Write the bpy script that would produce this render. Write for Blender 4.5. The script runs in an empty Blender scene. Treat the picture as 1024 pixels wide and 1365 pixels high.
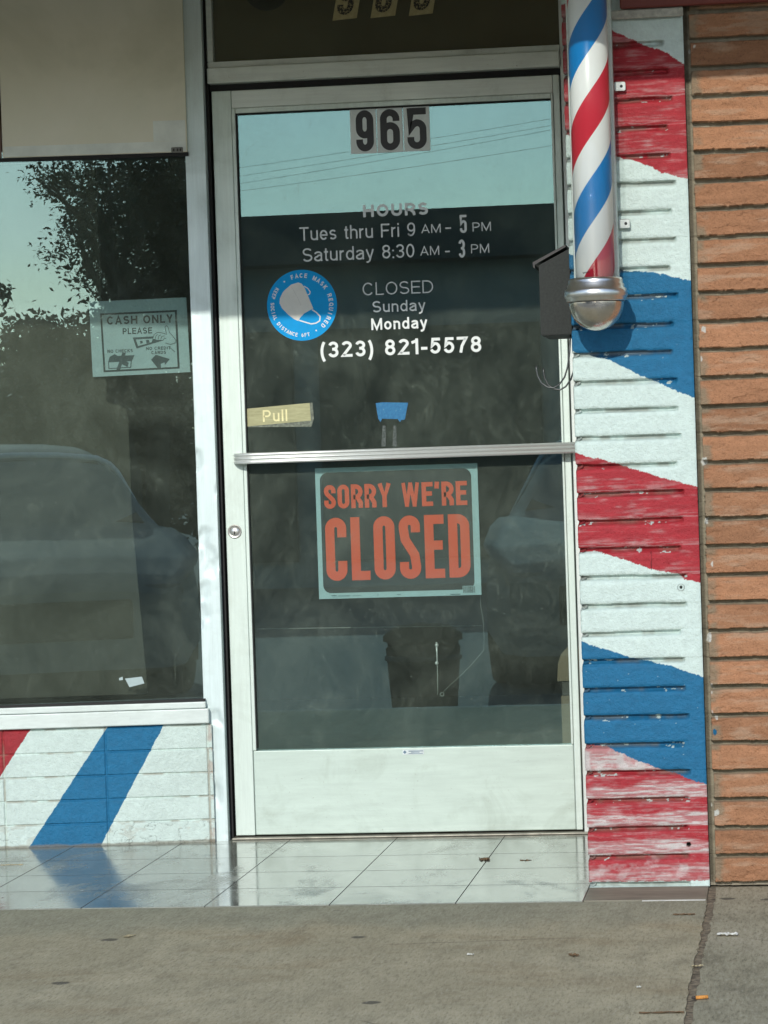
import bpy, bmesh, math, random
import numpy as np
from mathutils import Vector, Matrix

random.seed(7)
RNG = np.random.default_rng(11)
SC = bpy.context.scene
COL = SC.collection
PI = math.pi

# ------------------------------------------------------------------ camera
F, ROLL, PITCH, YAW = 4091.3, 0.03268, 0.01438, 0.13083
CAM = np.array([0.9786, -8.6007, 1.0461])
_fw = np.array([-math.sin(YAW) * math.cos(PITCH), math.cos(YAW) * math.cos(PITCH), -math.sin(PITCH)])
_r = np.array([math.cos(YAW), math.sin(YAW), 0.0])
_u = np.cross(_r, _fw)
_R = _r * math.cos(ROLL) - _u * math.sin(ROLL)
_U = _u * math.cos(ROLL) + _r * math.sin(ROLL)
cam = bpy.data.cameras.new('camera')
cam.sensor_fit = 'HORIZONTAL'
cam.sensor_width = 36.0
cam.lens = 36.0 * F / 1024.0
cam.clip_start = 0.05
cam.clip_end = 2000
camo = bpy.data.objects.new('camera', cam)
COL.objects.link(camo)
camo.matrix_world = Matrix(((_R[0], _U[0], -_fw[0], CAM[0]), (_R[1], _U[1], -_fw[1], CAM[1]),
                            (_R[2], _U[2], -_fw[2], CAM[2]), (0, 0, 0, 1)))
SC.camera = camo

# ------------------------------------------------------------------ light
SUN_DIR = Vector((0.09, 1.0, -0.44)).normalized()        # direction the light travels
sun = bpy.data.lights.new('sun', 'SUN')
sun.energy = 2.05
sun.angle = math.radians(0.5)
sun.color = (1.0, 0.975, 0.90)
suno = bpy.data.objects.new('sun', sun)
COL.objects.link(suno)
suno.rotation_euler = SUN_DIR.to_track_quat('-Z', 'Y').to_euler()
suno.location = (0, -10, 10)
W = bpy.data.worlds.new('World')
SC.world = W
W.use_nodes = True
nt = W.node_tree
sky = nt.nodes.new('ShaderNodeTexSky')
sky.sky_type = 'NISHITA'
sky.sun_disc = False
sky.sun_elevation = math.asin(-SUN_DIR.z)
# azimuth of the sun, measured from +Y clockwise
sky.sun_rotation = math.atan2(-SUN_DIR.x, -SUN_DIR.y)
sky.air_density = 1.0
sky.dust_density = 0.5
sky.ozone_density = 3.0
bg = nt.nodes['Background']
bg.inputs[1].default_value = 0.15
tcw = nt.nodes.new('ShaderNodeTexCoord')
mpw = nt.nodes.new('ShaderNodeMapping'); mpw.inputs['Scale'].default_value = (1.0, 1.0, 3.2)
nt.links.new(tcw.outputs['Generated'], mpw.inputs[0])
nzw = nt.nodes.new('ShaderNodeTexNoise'); nzw.inputs['Scale'].default_value = 5.5; nzw.inputs['Detail'].default_value = 7; nzw.inputs['Distortion'].default_value = 0.6
nt.links.new(mpw.outputs[0], nzw.inputs['Vector'])
crw = nt.nodes.new('ShaderNodeValToRGB'); crw.color_ramp.elements[0].position = 0.40; crw.color_ramp.elements[1].position = 0.72
crw.color_ramp.elements[1].color = (0.85, 0.85, 0.85, 1)
nt.links.new(nzw.outputs['Fac'], crw.inputs[0])
hsw = nt.nodes.new('ShaderNodeHueSaturation'); hsw.inputs['Saturation'].default_value = 0.30; hsw.inputs['Value'].default_value = 0.95
nt.links.new(sky.outputs[0], hsw.inputs['Color'])
mxw = nt.nodes.new('ShaderNodeMix'); mxw.data_type = 'RGBA'
nt.links.new(crw.outputs[0], mxw.inputs[0]); nt.links.new(sky.outputs[0], mxw.inputs[6]); nt.links.new(hsw.outputs[0], mxw.inputs[7])
nt.links.new(mxw.outputs[2], bg.inputs[0])
SC.view_settings.view_transform = 'Standard'
SC.view_settings.look = 'None'
SC.view_settings.gamma = 1.0
SC.view_settings.exposure = 0.36

# ------------------------------------------------------------------ helpers
ORIG = {}


def at(px, py, n=(0, 1, 0), c=0.0):
    """Point of the photograph's pixel on a real plane n.P = c (planes measured from the photo)."""
    n = np.array(n, float)
    v = _fw + _R * (px - 512) / F + _U * (682.5 - py) / F
    t = (c - CAM @ n) / (v @ n)
    return Vector(CAM + t * v)


WDIR = Vector((1.0, 0.1316, 0)).normalized()              # the display window runs along this
WNRM = Vector((-0.1316, 1.0, 0)).normalized()             # into the shop
WORG = Vector((-0.672, -0.03, 0))


def wat(px, py, off=0.0):
    return at(px, py, WNRM, WNRM.dot(WORG) + off)


def wpt(u, z, off=0.0):
    """u metres left (negative) / right along the window wall from the post."""
    return WORG + WDIR * u + WNRM * off + Vector((0, 0, z))


def wu(p):
    return (p - WORG).dot(WDIR)


def tag(o, label=None, cat=None, group=None, kind=None):
    if label: o['label'] = label
    if cat: o['category'] = cat
    if group: o['group'] = group
    if kind: o['kind'] = kind
    return o


def thing(name, label, cat, loc=(0, 0, 0), group=None):
    o = bpy.data.objects.new(name, None)
    o.empty_display_size = 0.1
    COL.objects.link(o)
    o.location = loc
    ORIG[o.name] = Vector(loc)
    return tag(o, label, cat, group)


def link_mesh(name, me, mats, parent=None, origin=None):
    """me holds world coordinates; shifted so that the object sits at its parent's origin."""
    if not isinstance(mats, (list, tuple)): mats = [mats]
    for m in mats: me.materials.append(m)
    o = bpy.data.objects.new(name, me)
    COL.objects.link(o)
    if parent is not None:
        og = ORIG[parent.name]
        o.parent = parent
        ORIG[o.name] = og
        if origin is not None:
            origin = Vector(origin)
            o.location = origin - og
            ORIG[o.name] = origin
            og = origin
    else:
        og = Vector(origin) if origin is not None else Vector((0, 0, 0))
        o.location = og
        ORIG[o.name] = og
    if og.length > 0:
        me.transform(Matrix.Translation(-og))
    return o


class MB:
    def __init__(self):
        self.bm = bmesh.new()

    def _new(self, vs):
        return [self.bm.verts.new(v) for v in vs]

    def face(self, vs, mi=0, smooth=False):
        f = self.bm.faces.new(self._new(vs))
        f.material_index = mi
        f.smooth = smooth
        return f

    def box(self, a, b, bev=0.0, mi=0, seg=2, M=None):
        a, b = Vector(a), Vector(b)
        lo = Vector((min(a.x, b.x), min(a.y, b.y), min(a.z, b.z)))
        hi = Vector((max(a.x, b.x), max(a.y, b.y), max(a.z, b.z)))
        t = bmesh.new()
        bmesh.ops.create_cube(t, size=1.0)
        for v in t.verts:
            v.co = Vector(((lo.x + hi.x) / 2 + v.co.x * (hi.x - lo.x), (lo.y + hi.y) / 2 + v.co.y * (hi.y - lo.y),
                           (lo.z + hi.z) / 2 + v.co.z * (hi.z - lo.z)))
        if bev > 0:
            bmesh.ops.bevel(t, geom=t.edges[:], offset=bev, segments=seg, affect='EDGES', profile=0.5)
        if M is not None:
            t.transform(M)
        self.merge(t, mi)
        return self

    def merge(self, t, mi=0, smooth=None):
        mp = {}
        for v in t.verts: mp[v] = self.bm.verts.new(v.co)
        for f in t.faces:
            try:
                g = self.bm.faces.new([mp[v] for v in f.verts])
                g.material_index = mi
                g.smooth = f.smooth if smooth is None else smooth
            except ValueError:
                pass
        t.free()

    def lathe(self, prof, centre, seg=48, mi=0, a0=0, a1=2 * PI):
        """prof: list of (r, z) about a vertical axis through centre (x, y)."""
        cx, cy = centre
        full = abs(a1 - a0 - 2 * PI) < 1e-6
        n = seg if full else seg + 1
        rings = []
        for r, z in prof:
            if r < 1e-6:
                rings.append([self.bm.verts.new((cx, cy, z))])
            else:
                rings.append([self.bm.verts.new((cx + r * math.cos(a0 + (a1 - a0) * k / seg), cy + r * math.sin(a0 + (a1 - a0) * k / seg), z)) for k in range(n)])
        for A, B in zip(rings, rings[1:]):
            m = seg
            for k in range(m):
                k2 = (k + 1) % n
                q = [A[k % len(A)], A[k2 % len(A)], B[k2 % len(B)], B[k % len(B)]]
                s = []
                for v in q:
                    if v not in s: s.append(v)
                if len(s) > 2:
                    f = self.bm.faces.new(s)
                    f.smooth = True
                    f.material_index = mi
        return self

    def tube(self, pts, r, seg=10, mi=0, cap=True):
        pts = [Vector(p) for p in pts]
        rr = r if isinstance(r, (list, tuple)) else [r] * len(pts)
        rings = []
        up = Vector((0.13, 0.31, 0.94)).normalized()
        for i, p in enumerate(pts):
            d = (pts[min(i + 1, len(pts) - 1)] - pts[max(i - 1, 0)]).normalized()
            s = d.cross(up)
            if s.length < 0.05: s = d.cross(Vector((1, 0, 0)))
            s.normalize()
            t = s.cross(d)
            rings.append([self.bm.verts.new(p + (s * math.cos(2 * PI * k / seg) + t * math.sin(2 * PI * k / seg)) * rr[i]) for k in range(seg)])
        for A, B in zip(rings, rings[1:]):
            for k in range(seg):
                f = self.bm.faces.new([A[k], A[(k + 1) % seg], B[(k + 1) % seg], B[k]])
                f.smooth = True
                f.material_index = mi
        if cap:
            self.bm.faces.new(rings[0][::-1]).material_index = mi
            self.bm.faces.new(rings[-1]).material_index = mi
        return self

    def prism(self, poly, axis_vec, mi=0, smooth=False):
        """poly: list of world points; extruded by axis_vec."""
        a = self._new(poly)
        b = self._new([Vector(p) + Vector(axis_vec) for p in poly])
        n = len(a)
        self.bm.faces.new(a[::-1]).material_index = mi
        self.bm.faces.new(b).material_index = mi
        for k in range(n):
            f = self.bm.faces.new([a[k], a[(k + 1) % n], b[(k + 1) % n], b[k]])
            f.material_index = mi
            f.smooth = smooth
        return self

    def build(self, name, mats, parent=None, origin=None, smooth=None):
        bmesh.ops.recalc_face_normals(self.bm, faces=self.bm.faces[:])
        me = bpy.data.meshes.new(name)
        self.bm.to_mesh(me)
        self.bm.free()
        if smooth is not None:
            for p in me.polygons: p.use_smooth = smooth
        return link_mesh(name, me, mats, parent, origin)


# ------------------------------------------------------------------ materials
class NT:
    def __init__(self, name):
        self.m = bpy.data.materials.new(name)
        self.m.use_nodes = True
        self.t = self.m.node_tree
        self.b = self.t.nodes['Principled BSDF']
        self.out = self.t.nodes['Material Output']

    def n(self, typ, **kw):
        x = self.t.nodes.new('ShaderNode' + typ)
        for k, v in kw.items():
            if k.startswith('i_'):
                x.inputs[int(k[2:]) if k[2:].isdigit() else k[2:].replace('_', ' ')].default_value = v
            else:
                setattr(x, k, v)
        return x

    def l(self, a, b):
        self.t.links.new(a, b)

    def math(self, op, a, b=None, c=None):
        x = self.n('Math', operation=op)
        for i, v in enumerate((a, b, c)):
            if v is None: continue
            if isinstance(v, (int, float)): x.inputs[i].default_value = v
            else: self.l(v, x.inputs[i])
        return x.outputs[0]

    def coord(self, scale=(1, 1, 1)):
        tc = self.n('TexCoord')
        mp = self.n('Mapping')
        mp.inputs['Scale'].default_value = scale
        self.l(tc.outputs['Object'], mp.inputs[0])
        return mp.outputs[0]

    def noise(self, scale, vec=None, detail=4, rough=0.6, out='Fac', dist=0.0):
        x = self.n('TexNoise')
        x.inputs['Scale'].default_value = scale
        x.inputs['Detail'].default_value = detail
        x.inputs['Roughness'].default_value = rough
        x.inputs['Distortion'].default_value = dist
        if vec is not None: self.l(vec, x.inputs['Vector'])
        return x.outputs[out]

    def ramp(self, fac, stops, interp='LINEAR'):
        x = self.n('ValToRGB')
        x.color_ramp.interpolation = interp
        el = x.color_ramp.elements
        while len(el) < len(stops): el.new(0.5)
        for e, (p, c) in zip(el, stops):
            e.position = p
            e.color = (c, c, c, 1) if isinstance(c, (int, float)) else (*c, 1)
        self.l(fac, x.inputs[0])
        return x.outputs[0]

    def mix(self, fac, a, b, mode='MIX'):
        x = self.n('Mix', data_type='RGBA', blend_type=mode)
        for s, v in ((x.inputs[0], fac), (x.inputs[6], a), (x.inputs[7], b)):
            if isinstance(v, (int, float)): s.default_value = v
            elif isinstance(v, tuple): s.default_value = (*v, 1)
            else: self.l(v, s)
        return x.outputs[2]

    def bump(self, h, strength=0.3, dist=0.002, normal=None):
        x = self.n('Bump')
        x.inputs['Strength'].default_value = strength
        x.inputs['Distance'].default_value = dist
        self.l(h, x.inputs['Height'])
        if normal is not None: self.l(normal, x.inputs['Normal'])
        self.l(x.outputs[0], self.b.inputs['Normal'])
        return x.outputs[0]

    def set(self, **kw):
        for k, v in kw.items():
            s = self.b.inputs[k.replace('_', ' ')]
            if isinstance(v, (int, float)): s.default_value = v
            elif isinstance(v, tuple): s.default_value = (*v, 1)
            else: self.l(v, s)
        return self


def simple(name, col, rough=0.6, metal=0.0, var=0.15, nscale=30, bump=0.0, spec=None, stretch=(1, 1, 1)):
    k = NT(name)
    v = k.coord(stretch)
    n1 = k.noise(nscale, v, 5, 0.65)
    lo = tuple(c * (1 - var) for c in col)
    hi = tuple(min(1, c * (1 + var)) for c in col)
    k.set(Base_Color=k.ramp(n1, [(0.3, lo), (0.7, hi)]), Roughness=rough, Metallic=metal)
    if spec is not None: k.set(Specular_IOR_Level=spec)
    if bump: k.bump(k.noise(nscale * 4, v, 4), bump, 0.002)
    return k.m


def alu(name, col, streak=(1, 1, 0.05), dirt=0.35, rough=0.42, metal=0.25):
    """weathered anodised / painted aluminium: long streaks, blotches, dark grime."""
    k = NT(name)
    v = k.coord(streak)
    s = k.noise(90, v, 5, 0.7)
    b = k.noise(7, k.coord(), 6, 0.7, dist=0.6)
    f = k.noise(160, k.coord(), 3, 0.6)
    c = k.ramp(s, [(0.25, tuple(x * 0.86 for x in col)), (0.6, col), (0.8, tuple(min(1, x * 1.06) for x in col))])
    g = k.ramp(b, [(0.52, 0.0), (0.75, dirt)])
    c = k.mix(g, c, tuple(x * 0.62 for x in (col[0], col[1] * 0.98, col[2] * 0.9)))
    sp = k.ramp(f, [(0.68, 0.0), (0.74, dirt * 1.2)])
    c = k.mix(sp, c, (0.2, 0.18, 0.14))
    k.set(Base_Color=c, Roughness=k.ramp(b, [(0.3, rough - 0.08), (0.7, rough + 0.15)]), Metallic=metal)
    k.bump(b, 0.25, 0.004)
    return k.m


def vcol(name, rough=0.55, bump=0.35, nscale=500, spec=0.4):
    """paint / brick whose colour pattern is stored on the mesh (colour attribute 'Col')."""
    k = NT(name)
    a = k.n('Attribute', attribute_name='Col')
    n = k.noise(nscale, k.coord(), 4, 0.7)
    n2 = k.noise(60, k.coord(), 5, 0.7)
    c = k.mix(1.0, a.outputs['Color'], k.ramp(n2, [(0.25, 0.86), (0.75, 1.08)]), 'MULTIPLY')
    k.set(Base_Color=c, Roughness=rough, Specular_IOR_Level=spec)
    h = k.math('ADD', n, k.math('MULTIPLY', k.noise(130, k.coord(), 3), 1.5))
    k.bump(h, bump, 0.0025)
    return k.m


def glass(name, refl=0.2, rcol=(0.43, 0.79, 0.85), tcol=(0.79, 0.87, 0.84), dust=0.06, scratch=True):
    k = NT(name)
    t = k.t
    t.nodes.remove(k.b)
    tr = k.n('BsdfTransparent')
    tr.inputs[0].default_value = (*tcol, 1)
    gl = k.n('BsdfGlossy')
    gl.inputs[0].default_value = (*rcol, 1)
    gl.inputs['Roughness'].default_value = 0.0
    m1 = k.n('MixShader')
    m1.inputs[0].default_value = refl
    k.l(tr.outputs[0], m1.inputs[1])
    k.l(gl.outputs[0], m1.inputs[2])
    last = m1.outputs[0]
    if dust > 0:
        df = k.n('BsdfDiffuse')
        df.inputs[0].default_value = (0.56, 0.67, 0.54, 1)
        v = k.coord()
        big = k.ramp(k.noise(3.2, v, 6, 0.65, dist=1.2), [(0.28, 0.3), (0.5, .85), (0.72, 1.5)])
        strk = k.ramp(k.noise(17, k.coord((1.0, 1.0, 0.6)), 8, 0.8, dist=2.2), [(0.35, 0.65), (0.58, 1.0), (0.78, 2.4)])
        spk = k.ramp(k.noise(210, v, 2, 0.5), [(0.71, 0.0), (0.78, 3.5)])
        d = k.math('MULTIPLY', k.math('ADD', k.math('MULTIPLY', big, strk), spk), dust)
        if scratch:
            tcs = k.n('TexCoord'); mps = k.n('Mapping')
            mps.inputs['Rotation'].default_value = (0, math.radians(32), 0); mps.inputs['Scale'].default_value = (150, 1, 5)
            k.l(tcs.outputs['Object'], mps.inputs[0])
            sc = k.ramp(k.noise(1.0, mps.outputs[0], 2, 0.5), [(0.70, 0.0), (0.76, 0.8)])
            gate = k.ramp(k.noise(4, v, 2), [(0.52, 0.0), (0.60, 1.0)])
            d = k.math('ADD', d, k.math('MULTIPLY', k.math('MULTIPLY', sc, gate), dust * 2.0))
        m2 = k.n('MixShader')
        k.l(d, m2.inputs[0])
        k.l(last, m2.inputs[1])
        k.l(df.outputs[0], m2.inputs[2])
        last = m2.outputs[0]
    k.l(last, k.out.inputs[0])
    return k.m


ALU_DOOR = alu('door_aluminium', (0.64, 0.73, 0.67))
ALU_KICK = alu('kick_panel_aluminium', (0.55, 0.65, 0.585), streak=(0.05, 1, 0.5), dirt=0.5)
ALU_BAR = simple('push_bar_aluminium', (0.70, 0.73, 0.70), 0.3, 0.45, 0.05, 12)
ALU_POST = alu('post_aluminium', (0.66, 0.77, 0.765), dirt=0.3)
ALU_SILL = alu('sill_aluminium', (0.66, 0.73, 0.70), streak=(0.05, 1, 1), dirt=0.25)
ALU_FRAME = alu('frame_aluminium', (0.70, 0.76, 0.71), streak=(0.05, 1, 1), dirt=0.5)
ALU_JAMB = alu('jamb_aluminium', (0.66, 0.70, 0.67), dirt=0.4)
RUBBER = simple('black_gasket', (0.012, 0.012, 0.012), 0.7)
DARKGAP = simple('dark_recess', (0.015, 0.014, 0.012), 0.9)
CHROME = simple('polished_chrome', (0.72, 0.72, 0.70), 0.16, 1.0, 0.06, 20)
GLASS_BACK = glass('plain_glass_face', 0.03, (1, 1, 1), (0.97, 0.98, 0.97), 0.0)
GLASS_DOOR = glass('door_glass', 0.165, dust=0.088)
GLASS_WIN = glass('window_glass', 0.21, (0.56, 0.84, 0.85), dust=0.076)
GLASS_TRANSOM = glass('transom_glass', 0.16, (0.9, 0.95, 0.9), (0.5, 0.5, 0.45), dust=0.05, scratch=False)
GLASS_TUBE = glass('clear_tube', 0.04, (1, 1, 1), (0.965, 0.97, 0.965), dust=0.0)
VINYL_WHITE = simple('white_vinyl', (0.78, 0.82, 0.80), 0.5, var=0.05)
VINYL_SHADED = simple('shaded_white_vinyl', (0.42, 0.45, 0.44), 0.35, 0.3, var=0.1)  # white lettering greyed: the canopy's shade is put into the colour
BLACK_INK = simple('black_ink', (0.02, 0.022, 0.024), 0.45, var=0.2)
WORN_INK = simple('worn_black_ink', (0.03, 0.028, 0.02), 0.5, var=0.3)


# ------------------------------------------------------------------ lettering made of strokes
def _arc(cx, cy, rx, ry, a0, a1, n=10):
    return [(cx + rx * math.cos(math.radians(a0 + (a1 - a0) * k / n)), cy + ry * math.sin(math.radians(a0 + (a1 - a0) * k / n))) for k in range(n + 1)]


def glyph(ch, w, cond):
    """strokes of one character, cap height 1. w: stroke weight. cond: condensed widths and straight sided bowls.
    returns (advance width, [(points, closed, weight factor)])"""
    h = w / 2
    S = []

    def add(p, closed=False, f=1.0): S.append((p, closed, f))
    xh = 0.73
    wid = dict(A=.70, C=.72, D=.70, E=.60, F=.57, G=.75, H=.70, I=w, K=.68, L=.53, M=.80, N=.70, O=.76, P=.62, Q=.76, R=.68, S=.64, T=.62,
               U=.69, W=.98, Y=.66)
    low = dict(a=.52, d=.53, e=.53, h=.50, i=w, l=w, n=.50, o=.55, r=.30, s=.47, t=.27, u=.50, y=.52)
    if ch == ' ': return (0.30 if not cond else cond * 0.75), []
    if ch in wid: Wd = wid[ch]
    elif ch in low: Wd = low[ch]
    elif ch in '0235689': Wd = .54
    elif ch == '7': Wd = .53
    elif ch == '1': Wd = .34
    elif ch in '()': Wd = .26
    elif ch == '-': Wd = .30
    elif ch in ".:'": Wd = w
    else: Wd = .5
    if cond and ch not in ".:'I()-":
        Wd = cond * {'W': 1.5, 'M': 1.35, 'L': .88, 'E': .92, 'Y': 1.08, 'A': 1.08}.get(ch, 1.0)
    l, r, b, t = h, Wd - h, h, 1 - h
    cx = Wd / 2
    rx = (r - l) / 2

    def ryf(hh): return min(hh / 2, rx * 1.05) if cond else hh / 2

    def bowl(l, r, b, t):
        rx = (r - l) / 2
        ry = min((t - b) / 2, rx * 1.05) if cond else (t - b) / 2
        c = (l + r) / 2
        p = _arc(c, t - ry, rx, ry, 0, 180, 16) + _arc(c, b + ry, rx, ry, 180, 360, 16)
        q = [p[0]]
        for a in p[1:]:
            if abs(a[0] - q[-1][0]) + abs(a[1] - q[-1][1]) > 1e-5: q.append(a)
        if abs(q[0][0] - q[-1][0]) + abs(q[0][1] - q[-1][1]) < 1e-5: q.pop()
        return q
    if ch in 'OQ0':
        add(bowl(l, r, b, t), True)
        if ch == 'Q': add([(cx + rx * .1, .28), (Wd + .01, -.03)])
    elif ch in 'CG':
        ry = ryf(t - b)
        if cond:
            add([(r, t - ry - .14)] + _arc(cx, t - ry, rx, ry, 0, 180, 16) + _arc(cx, b + ry, rx, ry, 180, 360, 16) + [(r, b + ry + .14)])
        else:
            add(_arc(cx, .5, rx, ry, 38, 322, 34))
            if ch == 'G': add([(r, .08), (r, .46), (cx + .02, .46)])
    elif ch == 'D':
        ry = ryf(t - b)
        if cond:
            rr = (r - l) * .62
            add([(l, b), (r - rr, b)] + _arc(r - rr, b + rr, rr, rr, -90, 0, 10) + _arc(r - rr, t - rr, rr, rr, 0, 90, 10) + [(l, t)], True)
        else:
            add([(l, b), (cx - .05, b)] + _arc(cx - .05, .5, r - cx + .05, t - .5, -90, 90, 22)[1:] + [(l, t)], True)
    elif ch == 'E':
        add([(Wd, t), (l, t), (l, b), (Wd, b)])
        add([(l, .52), (Wd * .92, .52)])
    elif ch == 'F':
        add([(Wd, t), (l, t), (l, 0)])
        add([(l, .50), (Wd * .9, .50)])
    elif ch == 'H':
        add([(l, 0), (l, 1)]); add([(r, 0), (r, 1)]); add([(l, .52), (r, .52)])
    elif ch in 'Il':
        add([(l, 0), (l, 1)])
    elif ch == 'K':
        add([(l, 0), (l, 1)]); add([(l + h * .4, .36), (r + .0, 1)]); add([(l + .20, .55), (r + .02, 0)])
    elif ch == 'L':
        add([(l, 1), (l, b), (Wd, b)])
    elif ch == 'M':
        add([(l, 0), (l, 1)]); add([(r, 0), (r, 1)]); add([(l + .01, 1 - h * .3), (cx, .08), (r - .01, 1 - h * .3)])
    elif ch == 'N':
        add([(l, 0), (l, 1)]); add([(r, 0), (r, 1)]); add([(l, .96), (r, .04)])
    elif ch == 'A':
        add([(l * .7, 0), (cx, 1 - h * .5), (Wd - l * .7, 0)]); add([(Wd * .22, .32), (Wd * .78, .32)])
    elif ch in 'PR':
        m = .46
        rr = min((t - m) / 2, (r - l) * .9)
        add([(l, 0), (l, t), (r - rr, t)] + _arc(r - rr, t - rr, rr, rr, 90, 0, 10)[1:] + _arc(r - rr, m + rr, rr, rr, 0, -90, 10) + [(l, m)])
        if ch == 'R': add([(l + (r - l) * .55, m), (r - (0 if cond else .02), .22 if cond else .24), (r + (0 if cond else .02), 0)])
    elif ch in 'S' or ch == 's':
        T = t if ch == 'S' else xh - h
        m = (T + b) / 2
        ry = (T - m) / 2
        if cond:
            ry2 = min(ry, rx * 1.0)
            add([(r, T - ry2 - .10)] + _arc(cx, T - ry2, rx, ry2, 0, 180, 14) + [(l, T - ry2 - .04), (l + rx * .25, m + .12), (cx, m), (r - rx * .25, m - .12), (r, b + ry2 + .04)]
                + _arc(cx, b + ry2, rx, ry2, 0, -180, 14) + [(l, b + ry2 + .10)])
        else:
            add(_arc(cx, T - ry, rx * .94, ry, 25, 180, 14) + _arc(cx, T - ry, rx * .94, ry, 180, 262, 7)[1:] + _arc(cx, b + ry, rx, ry, 80, -155, 20))
    elif ch == 'T':
        add([(0, t), (Wd, t)]); add([(cx, t), (cx, 0)])
    elif ch == 'U':
        ry = min(rx, .5)
        add([(l, 1), (l, b + ry)] + _arc(cx, b + ry, rx, ry, 180, 360, 16)[1:] + [(r, 1)])
    elif ch == 'W':
        ww = .8 if cond else 1.0
        for p, q in (((l * .9, 1), (Wd * .29, 0)), ((Wd * .29, 0), (cx, 1)), ((cx, 1), (Wd * .71, 0)), ((Wd * .71, 0), (Wd - l * .9, 1))): add([p, q], False, ww)
    elif ch == 'Y':
        add([(l * .8, 1), (cx, .42), (Wd - l * .8, 1)]); add([(cx, .46), (cx, 0)])
    elif ch in 'dao':
        T = xh - h
        if ch == 'a':
            add([(l + .02, xh - .20)] + _arc(cx, T - .14, rx, .14, 150, 0, 12) + [(r, .10), (r + .03, 0)])
            add(_arc(cx - .0, b + .155, rx, .155, 20, 340, 20) if False else [(r, .45), (cx, .42)] + _arc(cx - .01, b + .14, rx, .15, 100, 270, 12) + _arc(cx - .01, b + .16, rx, .17, 270, 345, 6))
        elif ch == 'd':
            add(bowl(l, r, b, T), True); add([(r, 0), (r, 1)])
        else:
            add(bowl(l, r, b, T), True)
    elif ch == 'e':
        T = xh - h
        m = (T + b) / 2
        add([(l, m - .01), (r, m - .01)] + _arc(cx, m, rx, T - m, 0, 320, 30))
    elif ch in 'hn':
        T = xh - h
        add([(l, 0), (l, 1 if ch == 'h' else xh)])
        add([(l, xh - rx - h * .6)] + _arc(cx, T - rx, rx, rx, 180, 0, 14) + [(r, 0)])
    elif ch == 'u':
        add([(l, xh), (l, b + rx)] + _arc(cx, b + rx, rx, rx, 180, 360, 14) + [(r, xh * .5)]); add([(r, xh), (r, 0)])
    elif ch == 'i':
        add([(l, 0), (l, xh)]); add([(l, 1 - w * 1.05), (l, 1)])
    elif ch == 'r':
        add([(l, 0), (l, xh)]); add([(l, xh * .55)] + _arc(l + .21, xh - h - .21, .21, .21, 170, 85, 8))
    elif ch == 't':
        add([(Wd * .48, .93), (Wd * .48, .13), (Wd * .62, b), (Wd, b)]); add([(0, xh - h), (Wd, xh - h)])
    elif ch == 'y':
        add([(l * .8, xh), (cx + .01, .05)]); add([(Wd - l * .8, xh), (cx - .02, -.12), (cx - .12, -.21), (.04, -.21)])
    elif ch == '1':
        add([(.0, .74), (Wd - h, .86), (Wd - h, 0)] if not cond else [(cx, 0), (cx, 1)])
        add([(Wd - h, .8), (Wd - h, 1)])
    elif ch == '2':
        ry = min(rx * 1.05, .27)
        add(_arc(cx, t - ry, rx, ry, 165, -25, 16) + [(l + .02, b + .03), (l, b), (Wd, b)])
    elif ch in '3':
        m = .52
        ry1 = (t - m) / 2
        ry2 = (m - b) / 2
        add(_arc(cx, t - ry1, rx * .95, ry1, 165, -80, 18) + [(cx - .05, m)])
        add([(cx - .05, m)] + _arc(cx, b + ry2, rx, ry2, 85, -165, 20))
    elif ch == '5':
        ry = (.64 - b) / 2
        if cond:
            q = min(ry, rx)
            add([(Wd, t), (l, t), (l, .50), (l + rx * .4, .60)] + _arc(cx, .64 - q, rx, q, 90, 0, 10) + _arc(cx, b + q, rx, q, 0, -180, 14) + [(l, b + q + .06)])
        else:
            add([(Wd * .93, t), (l + .07, t), (l + .02, .48), (l + .10, .58)] + _arc(cx - .01, b + ry, rx + .01, ry, 100, -160, 22))
    elif ch in '69':
        p1 = bowl(l, r, b, .60)
        ry = min(rx * 1.05, .3)
        if cond:
            p2 = [(l, .30), (l, t - ry)] + _arc(cx, t - ry, rx, ry, 180, 0, 14) + [(r, t - ry - .05)]
        else:
            p2 = [(l, .32)] + _arc(cx + .03, .5, rx + .03, t - .5, 178, 60, 14) + _arc(cx + .02, t - .2, rx * .9, .2, 60, 15, 4)[1:]
        if ch == '9':
            p1 = [(Wd - x, 1 - y) for x, y in p1]
            p2 = [(Wd - x, 1 - y) for x, y in p2]
        add(p1, True); add(p2)
    elif ch == '7':
        add([(0, t), (Wd - h, t), (Wd - h - .02, t - .05), (Wd * .45, .42), (Wd * .33, 0)])
    elif ch == '8':
        add(bowl(l + .02, r - .02, .53, t), True); add(bowl(l, r, b, .53), True)
    elif ch == '(':
        add(_arc(.62, .38, .62 - h, .95, 140, 220, 12))
    elif ch == ')':
        add(_arc(.26 - .62, .38, .62 - h, .95, 40, -40, 12))
    elif ch == '-':
        add([(0, .36), (Wd, .36)])
    elif ch == ':':
        add([(l, 0), (l, w)]); add([(l, .5), (l, .5 + w)])
    elif ch == '.':
        add([(l, 0), (l, w)])
    elif ch == "'":
        add([(l, 1), (l - .02, .72)])
    elif ch == '*':
        S.append(([(.1, .4), (.3, .4)], False, 1.4)); Wd = .4
    return Wd, S


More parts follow.
